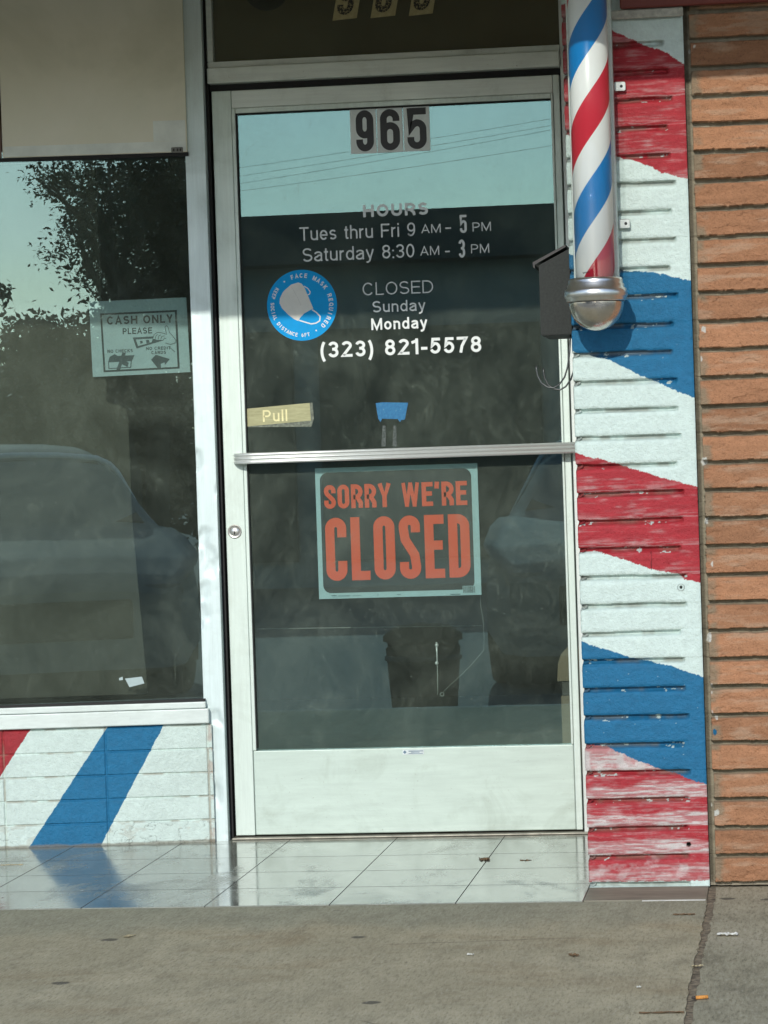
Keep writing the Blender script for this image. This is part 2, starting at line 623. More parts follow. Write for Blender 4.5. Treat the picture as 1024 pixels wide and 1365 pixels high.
def ribbon(pts, w, closed):
    P = [Vector((p[0], p[1])) for p in pts]
    Q = [P[0]]
    for p in P[1:]:
        if (p - Q[-1]).length > 1e-5: Q.append(p)
    P = Q
    n = len(P)
    L, R = [], []
    for i in range(n):
        a = P[i - 1] if (i > 0 or closed) else None
        c = P[(i + 1) % n] if (i < n - 1 or closed) else None
        d1 = (P[i] - a).normalized() if a is not None else (c - P[i]).normalized()
        d2 = (c - P[i]).normalized() if c is not None else d1
        n1 = Vector((-d1.y, d1.x)); n2 = Vector((-d2.y, d2.x))
        m = n1 + n2
        if m.length < 0.2: m = n1
        m.normalize()
        k = min(1.0 / max(m.dot(n1), 0.35), 2.2)
        L.append(P[i] + m * (w / 2 * k)); R.append(P[i] - m * (w / 2 * k))
    quads = []
    for i in range(n if closed else n - 1):
        j = (i + 1) % n
        quads.append((L[i], R[i], R[j], L[j]))
    return quads


class Letters:
    """lettering laid on a plane given by a function (s, t) -> world point, with a tiny lift per stroke."""

    def __init__(self, place, nrm, lift=0.0006):
        self.place, self.nrm, self.lift, self.mb = place, Vector(nrm), lift, MB()
        self.k = 0

    def char(self, ch, ox, oy, size, w, cond, sx=1.0, rot=0.0, shear=0.0):
        Wd, S = glyph(ch, w, cond)
        c, s = math.cos(rot), math.sin(rot)
        for pts, closed, f in S:
            self.k += 1
            lf = self.lift * 0.5 + 0.00006 * (self.k % 7)
            pts = [(p[0] * sx, p[1]) for p in pts]
            for q in ribbon(pts, w * f, closed):
                vs = []
                for p in q:
                    x, y = p.x * size + shear * p.y * size, p.y * size
                    vs.append(self.place(ox + x * c - y * s, oy + x * s + y * c) - self.nrm * lf)
                try: self.mb.face(vs)
                except ValueError: pass
        return Wd * sx

    def text(self, s, x0, x1, y, size, w, cond=0, gap=0.10):
        nat = 0
        for i, ch in enumerate(s):
            nat += glyph(ch, w, cond)[0] + (gap if i < len(s) - 1 else 0)
        sx = (x1 - x0) / size / nat
        x = x0
        for ch in s:
            wd = self.char(ch, x, y, size, w, cond, sx)
            x += (wd + gap * sx) * size
        return self

    def arc(self, s, c, r, a0, a1, size, w, flip=False):
        n = len(s)
        for i, ch in enumerate(s):
            a = math.radians(a0 + (a1 - a0) * (i + .5) / n)
            wd = glyph(ch, w, 0)[0] * size
            px, py = c[0] + r * math.cos(a), c[1] + r * math.sin(a)
            rot = a - PI / 2 if not flip else a + PI / 2
            px -= math.cos(rot) * wd / 2; py -= math.sin(rot) * wd / 2
            self.char(ch, px, py, size, w, 0, 1.0, rot)

    def build(self, name, mat, parent=None):
        bm = self.mb.bm
        me = bpy.data.meshes.new(name)
        bm.normal_update()
        for f in bm.faces:
            if f.normal.dot(self.nrm) > 0: f.normal_flip()
        bm.to_mesh(me); bm.free()
        return link_mesh(name, me, mat, parent)


def door_plane(y):
    return lambda s, t: Vector((s, y, t))


def win_plane(off):
    return lambda s, t: wpt(s, t, off)


# ------------------------------------------------------------------ numpy noise
def vnoise(x, y, seed=0):
    x = np.asarray(x, float); y = np.asarray(y, float)
    xi, yi = np.floor(x).astype(np.int64), np.floor(y).astype(np.int64)
    fx, fy = x - xi, y - yi
    fx = fx * fx * (3 - 2 * fx); fy = fy * fy * (3 - 2 * fy)

    def hsh(a, b):
        h = (a * 374761393 + b * 668265263 + seed * 1442695041) & 0x7fffffff
        h = ((h ^ (h >> 13)) * 1274126177) & 0x7fffffff
        return ((h ^ (h >> 16)) & 0xffff) / 65535.0
    return (hsh(xi, yi) * (1 - fx) + hsh(xi + 1, yi) * fx) * (1 - fy) + (hsh(xi, yi + 1) * (1 - fx) + hsh(xi + 1, yi + 1) * fx) * fy


def fbm(x, y, seed=0, oct=4):
    s, a, t = 0, 1.0, 0
    for k in range(oct):
        s = s + a * vnoise(x * 2 ** k, y * 2 ** k, seed + 17 * k); t += a; a *= 0.55
    return s / t


def sstep(a, b, x):
    t = np.clip((x - a) / (b - a), 0, 1)
    return t * t * (3 - 2 * t)


def grid_mesh(name, X, Y, Z, colr, mat, parent=None):
    """X, Y, Z: (rows, cols) world coordinates; colr (rows, cols, 3): paint colours."""
    nr, nc = X.shape
    co = np.stack([X, Y, Z], -1).reshape(-1, 3).astype(np.float32)
    i = np.arange(nr * nc).reshape(nr, nc)
    q = np.stack([i[:-1, :-1], i[:-1, 1:], i[1:, 1:], i[1:, :-1]], -1).reshape(-1, 4).astype(np.int32)
    me = bpy.data.meshes.new(name)
    me.vertices.add(len(co)); me.vertices.foreach_set('co', co.ravel())
    me.loops.add(q.size); me.loops.foreach_set('vertex_index', q.ravel())
    me.polygons.add(len(q))
    me.polygons.foreach_set('loop_start', np.arange(0, q.size, 4, dtype=np.int32))
    me.update(calc_edges=True)
    me.polygons.foreach_set('use_smooth', np.ones(len(q), bool))
    at_ = me.color_attributes.new('Col', 'FLOAT_COLOR', 'POINT')
    c4 = np.concatenate([colr.reshape(-1, 3), np.ones((nr * nc, 1))], 1).astype(np.float32)
    at_.data.foreach_set('color', c4.ravel())
    me.update()
    return link_mesh(name, me, mat, parent)

# ------------------------------------------------------------------ ground
YP = -1.0944                        # front face of the brick pier and wall
XP0, XP1 = 0.4675, 0.7630           # pier's painted face
YT = -1.3285                        # front edge of the entry tiles


def concrete_mat(name, base, patch, seed):
    k = NT(name)
    v = k.coord()
    big = k.noise(1.8, k.coord((1, 0.7, 1)), 7, 0.66, dist=1.0)
    mid = k.noise(16, k.coord((1.0, 0.30, 1)), 7, 0.75)
    fine = k.noise(150, k.coord((1, 0.16, 1)), 5, 0.85)
    c = k.ramp(mid, [(0.28, tuple(x * 0.62 for x in base)), (0.52, base), (0.78, tuple(x * 1.25 for x in base))])
    c = k.mix(k.ramp(big, [(0.42, 0.0), (0.66, 0.75)]), c, patch)
    # greenish grey, smoother worn band along the tiles
    sep = k.n('SeparateXYZ'); k.l(v, sep.inputs[0])
    edge = k.math('ADD', sep.outputs[1], k.math('MULTIPLY', k.math('SUBTRACT', k.noise(4.5, k.coord((1, 0.3, 1)), 5, 0.6), 0.5), 0.55))
    band = k.ramp(k.math('ADD', edge, 2.0), [(0.0, 0.0), (0.26, 0.0), (0.36, 0.6), (0.42, 0.8), (0.7, 1.0)])
    if seed == 0:
        c = k.mix(k.math('MULTIPLY', band, 0.62), c, k.ramp(mid, [(.3, (.25, .26, .195)), (.7, (.35, .36, .275))]))
        rust = k.ramp(k.noise(2.2, k.coord((0.8, 1.4, 1)), 6, 0.65, dist=0.8), [(0.50, 0.0), (0.70, 0.42)])
        c = k.mix(k.math('MULTIPLY', rust, k.math('SUBTRACT', 1.0, band)), c, (0.29, 0.20, 0.10))
    # old chewing gum and oil spots
    vo = k.n('TexVoronoi'); vo.inputs['Scale'].default_value = 3.1; k.l(k.noise(5, v, 2, out='Color'), vo.inputs[0])
    v2 = k.n('TexVoronoi'); v2.inputs['Scale'].default_value = 3.6; k.l(v, v2.inputs['Vector'])
    gum = k.ramp(k.math('ADD', v2.outputs['Distance'], k.math('MULTIPLY', k.noise(60, v, 2), 0.05)), [(0.085, 0.8), (0.105, 0.0)])
    c = k.mix(gum, c, (0.07, 0.068, 0.06))
    c = k.mix(k.ramp(fine, [(0.34, 0.85), (0.49, 0.0)]), c, tuple(x * 0.45 for x in base))
    c = k.mix(k.ramp(fine, [(0.54, 0.0), (0.70, 0.6)]), c, (0.58, 0.55, 0.45))
    # hairline cracks
    vc = k.n('TexVoronoi', feature='DISTANCE_TO_EDGE'); vc.inputs['Scale'].default_value = 0.75
    k.l(k.mix(0.08, v, k.noise(4, v, 5, 0.7, out='Color')), vc.inputs['Vector'])
    ck = k.ramp(vc.outputs['Distance'], [(0.0, 0.75), (0.0035, 0.0)])
    ck = k.math('MULTIPLY', ck, k.ramp(k.noise(1.1, v, 3), [(0.50, 0.0), (0.58, 1.0)]))
    c = k.mix(ck, c, (0.06, 0.055, 0.045))
    k.set(Base_Color=c, Roughness=0.85, Specular_IOR_Level=0.15)
    k.bump(k.math('ADD', k.math('MULTIPLY', mid, 1.5), fine), 0.6, 0.004)
    return k.m


SLAB = concrete_mat('sidewalk_concrete', (0.49, 0.44, 0.30), (0.40, 0.355, 0.235), 0)
SLAB_R = concrete_mat('rough_concrete', (0.36, 0.335, 0.235), (0.48, 0.44, 0.32), 1)
DIRT = simple('joint_dirt', (0.21, 0.175, 0.12), 0.95, var=0.8, nscale=70, bump=0.6)
ASPHALT = simple('asphalt', (0.16, 0.16, 0.15), 0.85, var=0.35, nscale=40, bump=0.5)
KERB = simple('kerb_concrete', (0.36, 0.35, 0.3), 0.85, var=0.2, nscale=30, bump=0.3)


def jointx(y):                      # control joint in the pavement, running away from the wall
    return 0.766 - 0.004 * (y - YP) * 0 + 0.010 * math.sin(y * 3.1) * 0.3


mb = MB()
ys = [YT] + [float(y) for y in np.arange(-1.36, -3.3, -0.035)] + [-3.8, -4.55]
mb.prism([Vector((-9, YT - 0.004, -0.12))] + [Vector((jointx(y) - 0.006 + random.uniform(-.0035, .0025), y - (0.004 if y == YT else 0), -0.12)) for y in ys] + [Vector((-9, -4.55, -0.12))], (0, 0, 0.12))
o = mb.build('sidewalk', [SLAB]); tag(o, kind='structure')
ys2 = [YP - 0.004] + ys
mb = MB()
mb.prism([Vector((9, YP - 0.004, -0.12))] + [Vector((jointx(y) + 0.009 + random.uniform(-.003, .0045), y, -0.12)) for y in ys2] + [Vector((9, -4.55, -0.12))], (0, 0, 0.118))
o = mb.build('sidewalk_slab', [SLAB_R]); tag(o, kind='structure')
mb = MB()
mb.box((-9, -4.5, -0.2), (9, 5.5, -0.0045))
o = mb.build('ground', [DIRT]); tag(o, kind='structure')
mb = MB()
mb.box((-40, -4.72, -0.5), (40, -4.555, -0.006), 0.02)
o = mb.build('kerb', [KERB]); tag(o, kind='structure')
mb = MB()
mb.face([(-400, -4.725, -0.15), (-400, -7.5, -0.28), (400, -7.5, -0.28), (400, -4.725, -0.15)]); mb.face([(-400, -7.5, -0.28), (-400, -900, -0.28), (400, -900, -0.28), (400, -7.5, -0.28)])
o = mb.build('road', [ASPHALT]); tag(o, kind='structure')

# entry tiles: one glossy sheet with grout drawn by its own grid (0.305 m tiles)
k = NT('glossy_grey_tile')
v = k.coord()
sep = k.n('SeparateXYZ'); k.l(v, sep.inputs[0])


def gridline(s, off, w):
    f = k.math('FRACT', k.math('DIVIDE', k.math('SUBTRACT', s, off), 0.305))
    d = k.math('MINIMUM', f, k.math('SUBTRACT', 1.0, f))
    return k.math('LESS_THAN', d, w / 0.305)


gx = gridline(sep.outputs[0], -0.7516, 0.0014)
gy = gridline(sep.outputs[1], -0.4177, 0.0022)
gr = k.math('MAXIMUM', gx, gy)
cell = k.n('TexWhiteNoise', noise_dimensions='2D')
cv = k.n('CombineXYZ')
k.l(k.math('FLOOR', k.math('DIVIDE', k.math('ADD', sep.outputs[0], 0.7516), 0.305)), cv.inputs[0])
k.l(k.math('FLOOR', k.math('DIVIDE', k.math('ADD', sep.outputs[1], 0.4177), 0.305)), cv.inputs[1])
k.l(cv.outputs[0], cell.inputs[0])
n1 = k.noise(6, k.coord((1, 0.45, 1)), 7, 0.75, dist=0.8)
n2 = k.noise(60, k.coord((1, 0.25, 1)), 6, 0.75)
c = k.ramp(n1, [(0.3, (0.20, 0.21, 0.175)), (0.7, (0.34, 0.35, 0.30))])
c = k.mix(1.0, c, k.ramp(cell.outputs['Value'], [(0, 0.88), (1, 1.08)]), 'MULTIPLY')
c = k.mix(k.ramp(n2, [(0.50, 0.0), (0.70, 0.55)]), c, (0.14, 0.135, 0.10))
v2 = k.n('TexVoronoi'); v2.inputs['Scale'].default_value = 3.4; k.l(v, v2.inputs['Vector'])
c = k.mix(k.ramp(v2.outputs['Distance'], [(0.07, 0.9), (0.09, 0.0)]), c, (0.05, 0.05, 0.045))
c = k.mix(gr, c, (0.035, 0.034, 0.03))
wr = k.ramp(k.noise(5, k.coord((1, 0.5, 1)), 6, 0.7, dist=0.6), [(0.38, 0.07), (0.54, 0.15), (0.76, 0.42)])
k.set(Base_Color=c, Roughness=k.mix(gr, wr, (0.9, 0.9, 0.9)), Specular_IOR_Level=0.5)
k.bump(k.math('ADD', k.math('MULTIPLY', k.noise(9, v, 2), 0.25), k.math('MULTIPLY', gr, -1.0)), 0.10, 0.002)
TILE = k.m
mb = MB()
mb.box((-3.0, YT, -0.1), (XP0 - 0.0005, 0.12, 0.002), 0.0015)
o = mb.build('entry_floor', [TILE]); tag(o, kind='structure')
LIP = simple('worn_tile_lip', (0.22, 0.205, 0.15), 0.6, var=0.3, nscale=16, bump=0.3, stretch=(0.4, 1, 1))
LIPW = simple('tile_edge_white', (0.55, 0.55, 0.5), 0.6, var=0.3, nscale=20)
mb = MB()
mb.box((XP0 + 0.0005, YT + 0.012, -0.1), (jointx(-1.2) - 0.008, YP - 0.0005, 0.0015), 0.0012)
mb.box((XP0 + 0.14, YT, -0.1), (jointx(-1.2) - 0.010, YT + 0.0115, 0.001), 0.001, 1)
o = mb.build('tile_border', [LIP, LIPW]); tag(o, kind='structure')

# ------------------------------------------------------------------ painted brick
C_WHITE = np.array([0.64, 0.76, 0.71]); C_RED = np.array([0.40, 0.034, 0.044]); C_BLUE = np.array([0.014, 0.145, 0.29])
C_GROUT = np.array([0.22, 0.20, 0.15])
PAINT = vcol('painted_brick', 0.5, 0.85, 330, 0.3)
RAWBRICK = vcol('raw_brick', 0.85, 1.0, 260, 0.2)


def joint_profile(z, z0, pitch, h, wob):
    """distance below the joint's top line, 0..1 inside the joint (1 = none)."""
    t = (z0 + wob - z) / pitch
    f = t - np.floor(t)
    return f * pitch, np.floor(t)


def edge_curve(pts, x, wig):
    p = np.array(pts)
    return np.interp(x, p[:, 0], p[:, 1]) + wig


# --- pier -------------------------------------------------------------------
def P(px, py):
    v = at(px, py, (0, 1, 0), YP)
    return (v.x, v.z)


# boundaries between the bands, from top to bottom (each: points left -> right)
BND = [
    ([P(752, 5), P(822, 43), P(855, 58), P(885, 68), P(912, 86)], 'W', 'R'),
    ([P(750, 176), P(828, 210), P(850, 215), P(880, 229), P(918, 238)], 'R', 'W'),
    ([P(752, 336), P(800, 352), P(833, 361), P(870, 362), P(900, 369), P(922, 374)], 'W', 'B'),
    ([P(760, 469), P(783, 472), P(815, 481), P(855, 501), P(875, 508), P(898, 520), P(926, 531)], 'B', 'W'),
    ([P(766, 603), P(800, 612), P(845, 625), P(880, 636), P(931, 649)], 'W', 'R'),
    ([P(770, 737), P(795, 734), P(840, 749), P(880, 762), P(905, 765), P(912, 772), P(933, 776)], 'R', 'W'),
    ([P(774, 855), P(800, 863), P(840, 876), P(874, 884), P(895, 888), P(942, 905)], 'W', 'B'),
    ([P(780, 993), P(810, 996), P(822, 1002), P(874, 1023), P(905, 1033), P(946, 1048)], 'B', 'R'),
    ([P(784, 1176), P(945, 1174)], 'R', 'W'),
]
ZJ0 = 1.7218 + 0.06835 * 6
PITCH_P = 0.06835
PIER_TOP = 2.45
us = np.concatenate([np.linspace(-1.10, -0.03, 12), np.linspace(-0.026, -0.004, 8), np.arange(0, XP1 - XP0 + 0.0005, 0.0016),
                     ])
zs = np.arange(0.0, PIER_TOP, 0.0016)
U, Z = np.meshgrid(us, zs)
xx = np.maximum(U, 0) + XP0
wob = 0.0018 * (fbm(U * 9, Z * 40, 3, 3) - 0.5) * 2 + 0.0022 * (fbm(U * 2.0, np.floor(Z / PITCH_P) * 7.3, 8, 2) - .5) * 2
d, idx = joint_profile(Z, ZJ0, PITCH_P, 0, wob)
# each joint stops short of the right end, by its own amount
rs = np.array([vnoise(i * 3.7, 2.2, 5) for i in range(60)])
ends = (XP1 - XP0) - 0.030 - 0.026 * rs[np.clip(idx.astype(int), 0, 59)]
ends = np.where(idx < 1, 0.10, ends)
fade = 1 - sstep(ends - 0.008, ends + 0.004, np.maximum(U, 0))
jh = 0.0125 + 0.003 * (fbm(U * 14, idx * 5.1, 21, 3) - 0.5)
g = (sstep(-0.0005, 0.0016, d) * (1 - sstep(jh * 0.45, jh * 1.25, d)))
rag = fbm(U * 160, Z * 160, 31, 4)
depth = -0.017 * g * fade
# rounded arrises, uneven faces, thick brushed paint
depth = depth - 0.0022 * np.exp(-((d - PITCH_P + 0.0) / 0.004) ** 2) * fade - 0.0016 * np.exp(-((d - jh * 1.2) / 0.004) ** 2) * fade
brk = fbm(U * 3, idx * 3.3 + 0.5, 77, 2)
depth = depth + 0.002 * (brk - 0.5) + 0.0011 * (fbm(U * 55, Z * 90, 9, 4) - 0.5) + 0.0009 * (rag - 0.5)
depth = depth - 0.004 * np.exp(-np.maximum(U, 0) / 0.003) * (U >= 0) - 0.004 * np.exp(-np.maximum(XP1 - XP0 - U, 0) / 0.004)
# a drilled hole and a plugged one near the right edge
hx, hz = P(918, 1126)
hole = ((xx - hx) ** 2 + (Z - hz) ** 2) < 0.0058 ** 2
depth = np.where(hole, -0.02, depth)
px_, pz_ = P(908, 783)
rr = np.hypot(xx - px_, Z - pz_)
plug = rr < 0.0095
depth = np.where(plug, 0.0012, depth)
plugh = rr < 0.0038
depth = np.where(plugh, -0.006, depth)
X = np.where(U < 0, XP0 - depth * 1.0, xx + 0.0022 * g * np.exp(-np.maximum(U, 0) / 0.006) * fade)
X = np.where((U >= 0) & (U > XP1 - XP0 - 0.001), X + 0.003 * (fbm(U * 0, Z * 60, 41, 3) - .5), X)
Y = np.where(U < 0, YP - U, YP - depth)
# paint
wig = 0.0035 * (fbm(xx * 70, Z * 70, 51, 3) - 0.5) * 2 + 0.0018 * (fbm(xx * 300, Z * 300, 52, 2) - 0.5) * 2
col = np.broadcast_to(C_WHITE, U.shape + (3,)).copy()
cur = np.zeros(U.shape, int)
for bi, (pts, a, b) in enumerate(BND):
    zb = edge_curve(pts, xx, wig)
    cur = np.where(Z < zb, {'W': 0, 'R': 1, 'B': 2}[b], cur)
st = fbm(xx * 14, Z * 190, 61, 5)                       # brushed streaks
blot = fbm(xx * 30, Z * 60, 62, 4)
low = 1 - sstep(0.33, 0.37, Z)                          # the lowest band was painted thin
row = (d / PITCH_P)
stk = fbm(xx * 26, Z * 330, 69, 5)
prow = row + 0.55 * (fbm(xx * 13, Z * 34, 70, 4) - 0.5)
thin_low = sstep(0.40, 0.60, prow) * (0.24 + 0.48 * sstep(0.38, 0.66, stk)) + 0.16 * sstep(0.5, 0.7, stk)
thin_low = np.where(Z < 0.078, 0.45 * thin_low + 0.28 * sstep(0.45, 0.7, fbm(xx * 40, Z * 60, 71, 4)), thin_low)
thin_low = np.where(Z > 0.288, np.maximum(thin_low, 0.35 + 0.5 * sstep(0.4, 0.6, fbm(xx * 30, Z * 25, 72, 4))), thin_low)
red_thin = np.clip(sstep(0.52, 0.80, st * 0.6 + blot * 0.4) * 0.30 + 0.26 * sstep(0.62, 0.95, prow) * (1 - low) * sstep(.4, .6, stk) + low * thin_low, 0, 0.9)
redc = np.array([0.39, 0.028, 0.038]) * (1 - red_thin[..., None]) + (C_WHITE * 0.95 * np.array([1, .82, .84])) * red_thin[..., None]
redc = redc * (0.82 + 0.34 * fbm(xx * 22, Z * 140, 63, 3))[..., None]
blue = C_BLUE * (0.86 + 0.28 * fbm(xx * 40, Z * 80, 64, 4))[..., None]
chip = sstep(0.87, 0.9, fbm(xx * 130, Z * 130, 65, 3))
blue = blue * (1 - 0.55 * chip[..., None]) + C_WHITE * 0.55 * chip[..., None]
col = np.where((cur == 1)[..., None], redc, col)
col = np.where((cur == 2)[..., None], blue, col)
whited = col * (0.93 + 0.10 * fbm(xx * 18, Z * 30, 66, 4))[..., None]
col = np.where((cur == 0)[..., None], whited, col)
# bare, dirty mortar where the brush missed the depth of the joints
miss = g * fade * sstep(0.35, 0.7, fbm(xx * 25, idx * 2.7, 67, 3))
col = col * (1 - 0.55 * miss[..., None]) + C_GROUT * 0.55 * miss[..., None]
flake = (g * fade > 0.05) & (fbm(xx * 60, Z * 120, 68, 3) > 0.73) & (cur != 0)
col = np.where(flake[..., None], C_WHITE * 0.8, col)
jx = P(868, 735)                                        # a short vertical crack
crack = (np.abs(xx - jx[0] - 0.001 * (fbm(Z * 90, Z * 0, 3, 2) - .5)) < 0.0012) & (Z < P(868, 735)[1]) & (Z > P(868, 760)[1])
col = np.where(crack[..., None], col * 0.45, col)
col = np.where(hole[..., None] | plugh[..., None], np.array([0.01, 0.01, 0.01]), col)
ring = plug & (rr > 0.007)
col = np.where(ring[..., None], col * 0.55, col)
pier = thing('painted_pier', 'brick pier painted in diagonal red, white and blue bands behind the barber pole', 'brick pier', (0.615, YP, 0))
grid_mesh('painted_face', X, Y, Z, col, PAINT, pier)
mb = MB()
mb.box((XP0 + 0.03, YP + 0.03, 0), (XP1 - 0.001, 0.10, PIER_TOP))
mb.build('pier_core', [simple('mortar_core', (0.2, 0.19, 0.15), 0.9)], pier)

# --- raw brick wall to the right -----------------------------------------------
XW0, XW1 = XP1 - 0.004, 3.4
us = np.concatenate([np.arange(0, 0.36, 0.0018), np.arange(0.36, XW1 - XW0, 0.012)])
zs = np.arange(0.0, PIER_TOP, 0.0018)
U, Z = np.meshgrid(us, zs)
XX = XW0 + U
wob = 0.0024 * (fbm(U * 30, Z * 30, 103, 4) - 0.5) * 2 + 0.003 * (fbm(U * 1.2, np.floor(Z / PITCH_P) * 5.1, 108, 2) - .5)
d, idx = joint_profile(Z, 1.724 + 0.0685 * 6, 0.0685, 0, wob)
start = 0.0185 + 0.0035 * (fbm(idx * 2.3, idx * 0.7, 111, 2) - 0.5) * 2 + 0.002 * (fbm(U * 0, Z * 120, 112, 3) - .5)
BL = 0.30
q = (U - start) % (BL + 0.010)
inbrick_x = np.where(U < start, 0, np.where((q < BL), 1, 0))
jh = 0.0125
tj = sstep(-0.0005, 0.0015, d) * (1 - sstep(jh * 0.75, jh * 1.1, d))
m = np.clip(np.maximum(tj, 1 - inbrick_x), 0, 1)
face = fbm(U * 45, Z * 60, 121, 5)
tilt = (d / 0.0685 - .5) * 0.002
depth = -0.0210 * m + 0.0016 * (face - 0.5) + tilt + 0.0028 * (fbm(idx * 1.7, np.floor((U - start) / (BL + .01)) * 3.1, 122, 2) - .5)
bit = sstep(0.62, 0.68, fbm(U * 28, Z * 70, 123, 4)) * (1 - m)
depth = depth - 0.0022 * bit
smear = (1 - sstep(0.012, 0.028, (U - start) + 0.02 * (fbm(U * 60, Z * 60, 131, 4) - .5))) * sstep(0.38, 0.55, fbm(idx * 3.1 + U * 8, Z * 22, 132, 3)) * (1 - m)
depth = depth + 0.0015 * smear
Y = YP - depth + 0.0015
tone = fbm(idx * 2.9, np.floor((U - start) / (BL + .01)) * 7.7, 141, 2)
bc = np.array([0.385, 0.190, 0.102]) * (0.76 + 0.5 * tone)[..., None]
bc = bc * (0.80 + 0.42 * fbm(U * 18, Z * 90, 142, 5))[..., None]
spk = sstep(0.62, 0.80, fbm(U * 300, Z * 300, 143, 3))
bc = bc * (1 - 0.30 * spk[..., None])
pale = sstep(0.50, 0.75, fbm(U * 11, Z * 60, 144, 5))
bc = bc * (1 - 0.45 * pale[..., None]) + np.array([0.50, 0.36, 0.25]) * 0.45 * pale[..., None]
mc = np.array([0.30, 0.265, 0.19]) * (0.65 + 0.6 * fbm(U * 40, Z * 60, 145, 4))[..., None]
gap = 1 - sstep(0.010, 0.016, U)
mc = mc * (1 - 0.55 * gap[..., None])
c = bc * (1 - m[..., None]) + mc * m[..., None]
c = c * (1 - 0.75 * smear[..., None]) + np.array([0.24, 0.205, 0.14]) * 0.75 * smear[..., None]
wdrip = (sstep(0.75, 0.79, fbm(U * 45 + 3, Z * 28, 146, 3))) * (U < 0.035) * (U > 0.012)
c = c * (1 - 0.8 * wdrip[..., None]) + np.array([0.62, 0.63, 0.58]) * 0.8 * wdrip[..., None]
bx, bz = P(953, 976)
bl = (np.hypot((XX - bx) / 0.7, Z - bz) + 0.006 * (fbm(U * 90, Z * 90, 147, 3) - .5)) < 0.0085
c = np.where(bl[..., None], C_BLUE * 0.8, c)
basec = sstep(0.01, 0.0, Z - 0.006 * fbm(U * 30, Z * 0, 148, 3))
c = c * (1 - 0.6 * basec[..., None]) + np.array([0.42, 0.38, 0.30]) * 0.6 * basec[..., None]
brick = thing('brick_wall', 'bare orange brown brick wall with raked joints beside the painted pier', 'brick wall', (2.0, YP, 0))
grid_mesh('brick_face', XX, Y, Z, c, RAWBRICK, brick)
mb = MB()
mb.box((XW0 + 0.01, YP + 0.03, 0), (XW1, 0.4, PIER_TOP))
mb.build('wall_core', [simple('wall_mortar', (0.2, 0.18, 0.14), 0.9)], brick)

# --- dark red beam over the brick ------------------------------------------------
REDWOOD = simple('dark_red_paint', (0.16, 0.03, 0.02), 0.6, var=0.35, nscale=14, bump=0.2, stretch=(0.15, 1, 1))
beam = thing('header_beam', 'dark red painted beam lying on top of the brick wall', 'beam', (2.0, YP, 2.3))
mb = MB(); mb.box((0.612, YP - 0.035, 2.140), (3.4, YP - 0.0125, 2.44), 0.004)
mb.build('beam_face', [REDWOOD], beam)
mb = MB(); mb.box((0.585, YP - 0.020, 2.117), (0.764, YP - 0.010, 2.1385), 0.003)
mb.build('mortar_ledge', [simple('pale_mortar', (0.42, 0.41, 0.35), 0.9, var=0.3, nscale=60, bump=0.6)], beam)

# ------------------------------------------------------------------ low wall under the display window
us = np.concatenate([np.arange(-1.9, -0.66, 0.012), np.arange(-0.66, 0.0105, 0.0018)])
zs = np.arange(0.0, 0.338, 0.0016)
U, Z = np.meshgrid(us, zs)
WP = 0.0674
ztop = 0.3375 + 0.0
wob = 0.0009 * (fbm(U * 12, Z * 40, 203, 3) - 0.5) * 2
d, idx = joint_profile(Z, 0.270 + WP, WP, 0, wob)
vj = wu(wat(143.5, 1050))                                # stacked vertical joint
du = np.abs(((U - vj + 0.145) % 0.29) - 0.145)
jh = 0.0075
gh = sstep(-0.0005, 0.0012, d) * (1 - sstep(jh * 0.4, jh, d))
gv = 1 - sstep(0.0022, 0.0042, du + 0.0006 * fbm(U * 0, Z * 120, 5, 2))
g = np.maximum(gh * (0.6 + .4 * sstep(.3, .6, fbm(U * 9, idx * 3.3, 207, 3))), gv)
depth = -0.0062 * g + 0.0016 * (fbm(np.floor((U - vj) / .29) * 3.1, idx * 2.3, 209, 2) - .5) + 0.0009 * (fbm(U * 60, Z * 110, 210, 4) - .5)
lowr = 1 - sstep(0.060, 0.068, Z)
crk = np.abs(fbm(U * 24, Z * 30, 211, 4) - 0.5)
depth = depth - 0.0012 * (crk < 0.012) * lowr
Q = [wpt(0, 0, -0.022)]
PX = WORG.x + WDIR.x * U + WNRM.x * (-0.022 - depth * 1)
PY = WORG.y + WDIR.y * U + WNRM.y * (-0.022 - depth * 1)


def WPX(px, py):
    p = wat(px, py, -0.022)
    return wu(p), p.z


col = np.broadcast_to(C_WHITE, U.shape + (3,)) * (0.90 + 0.14 * fbm(U * 14, Z * 26, 221, 5))[..., None]
col = col.copy()
wig = 0.0028 * (fbm(U * 60, Z * 60, 222, 3) - .5) * 2
lt, lb, rt, rb = WPX(140, 974), WPX(38, 1131), WPX(215, 973), WPX(135, 1126)
tz = (Z - lb[1]) / (lt[1] - lb[1])
ul = lb[0] + (lt[0] - lb[0]) * tz + 0.7 * wig
ur = rb[0] + (rt[0] - rb[0]) * ((Z - rb[1]) / (rt[1] - rb[1])) + wig
isb = (U > ul) & (U < ur)
col = np.where(isb[..., None], C_BLUE * (0.95 + 0.25 * fbm(U * 40, Z * 80, 223, 4))[..., None], col)
ra, rb2 = WPX(35, 981), WPX(-1, 1037)
ured = rb2[0] + (ra[0] - rb2[0]) * ((Z - rb2[1]) / (ra[1] - rb2[1])) + wig
isr = (U < ured) & (U > ured - 0.16)
col = np.where(isr[..., None], C_RED * (0.7 + 0.35 * fbm(U * 30, Z * 70, 224, 4))[..., None], col)
miss = g * sstep(0.45, 0.65, fbm(U * 20, idx * 4.1 + Z * 9, 225, 3)) * (1 - isb)
col = col * (1 - 0.6 * miss[..., None]) + np.array([0.3, 0.24, 0.18]) * 0.6 * miss[..., None]
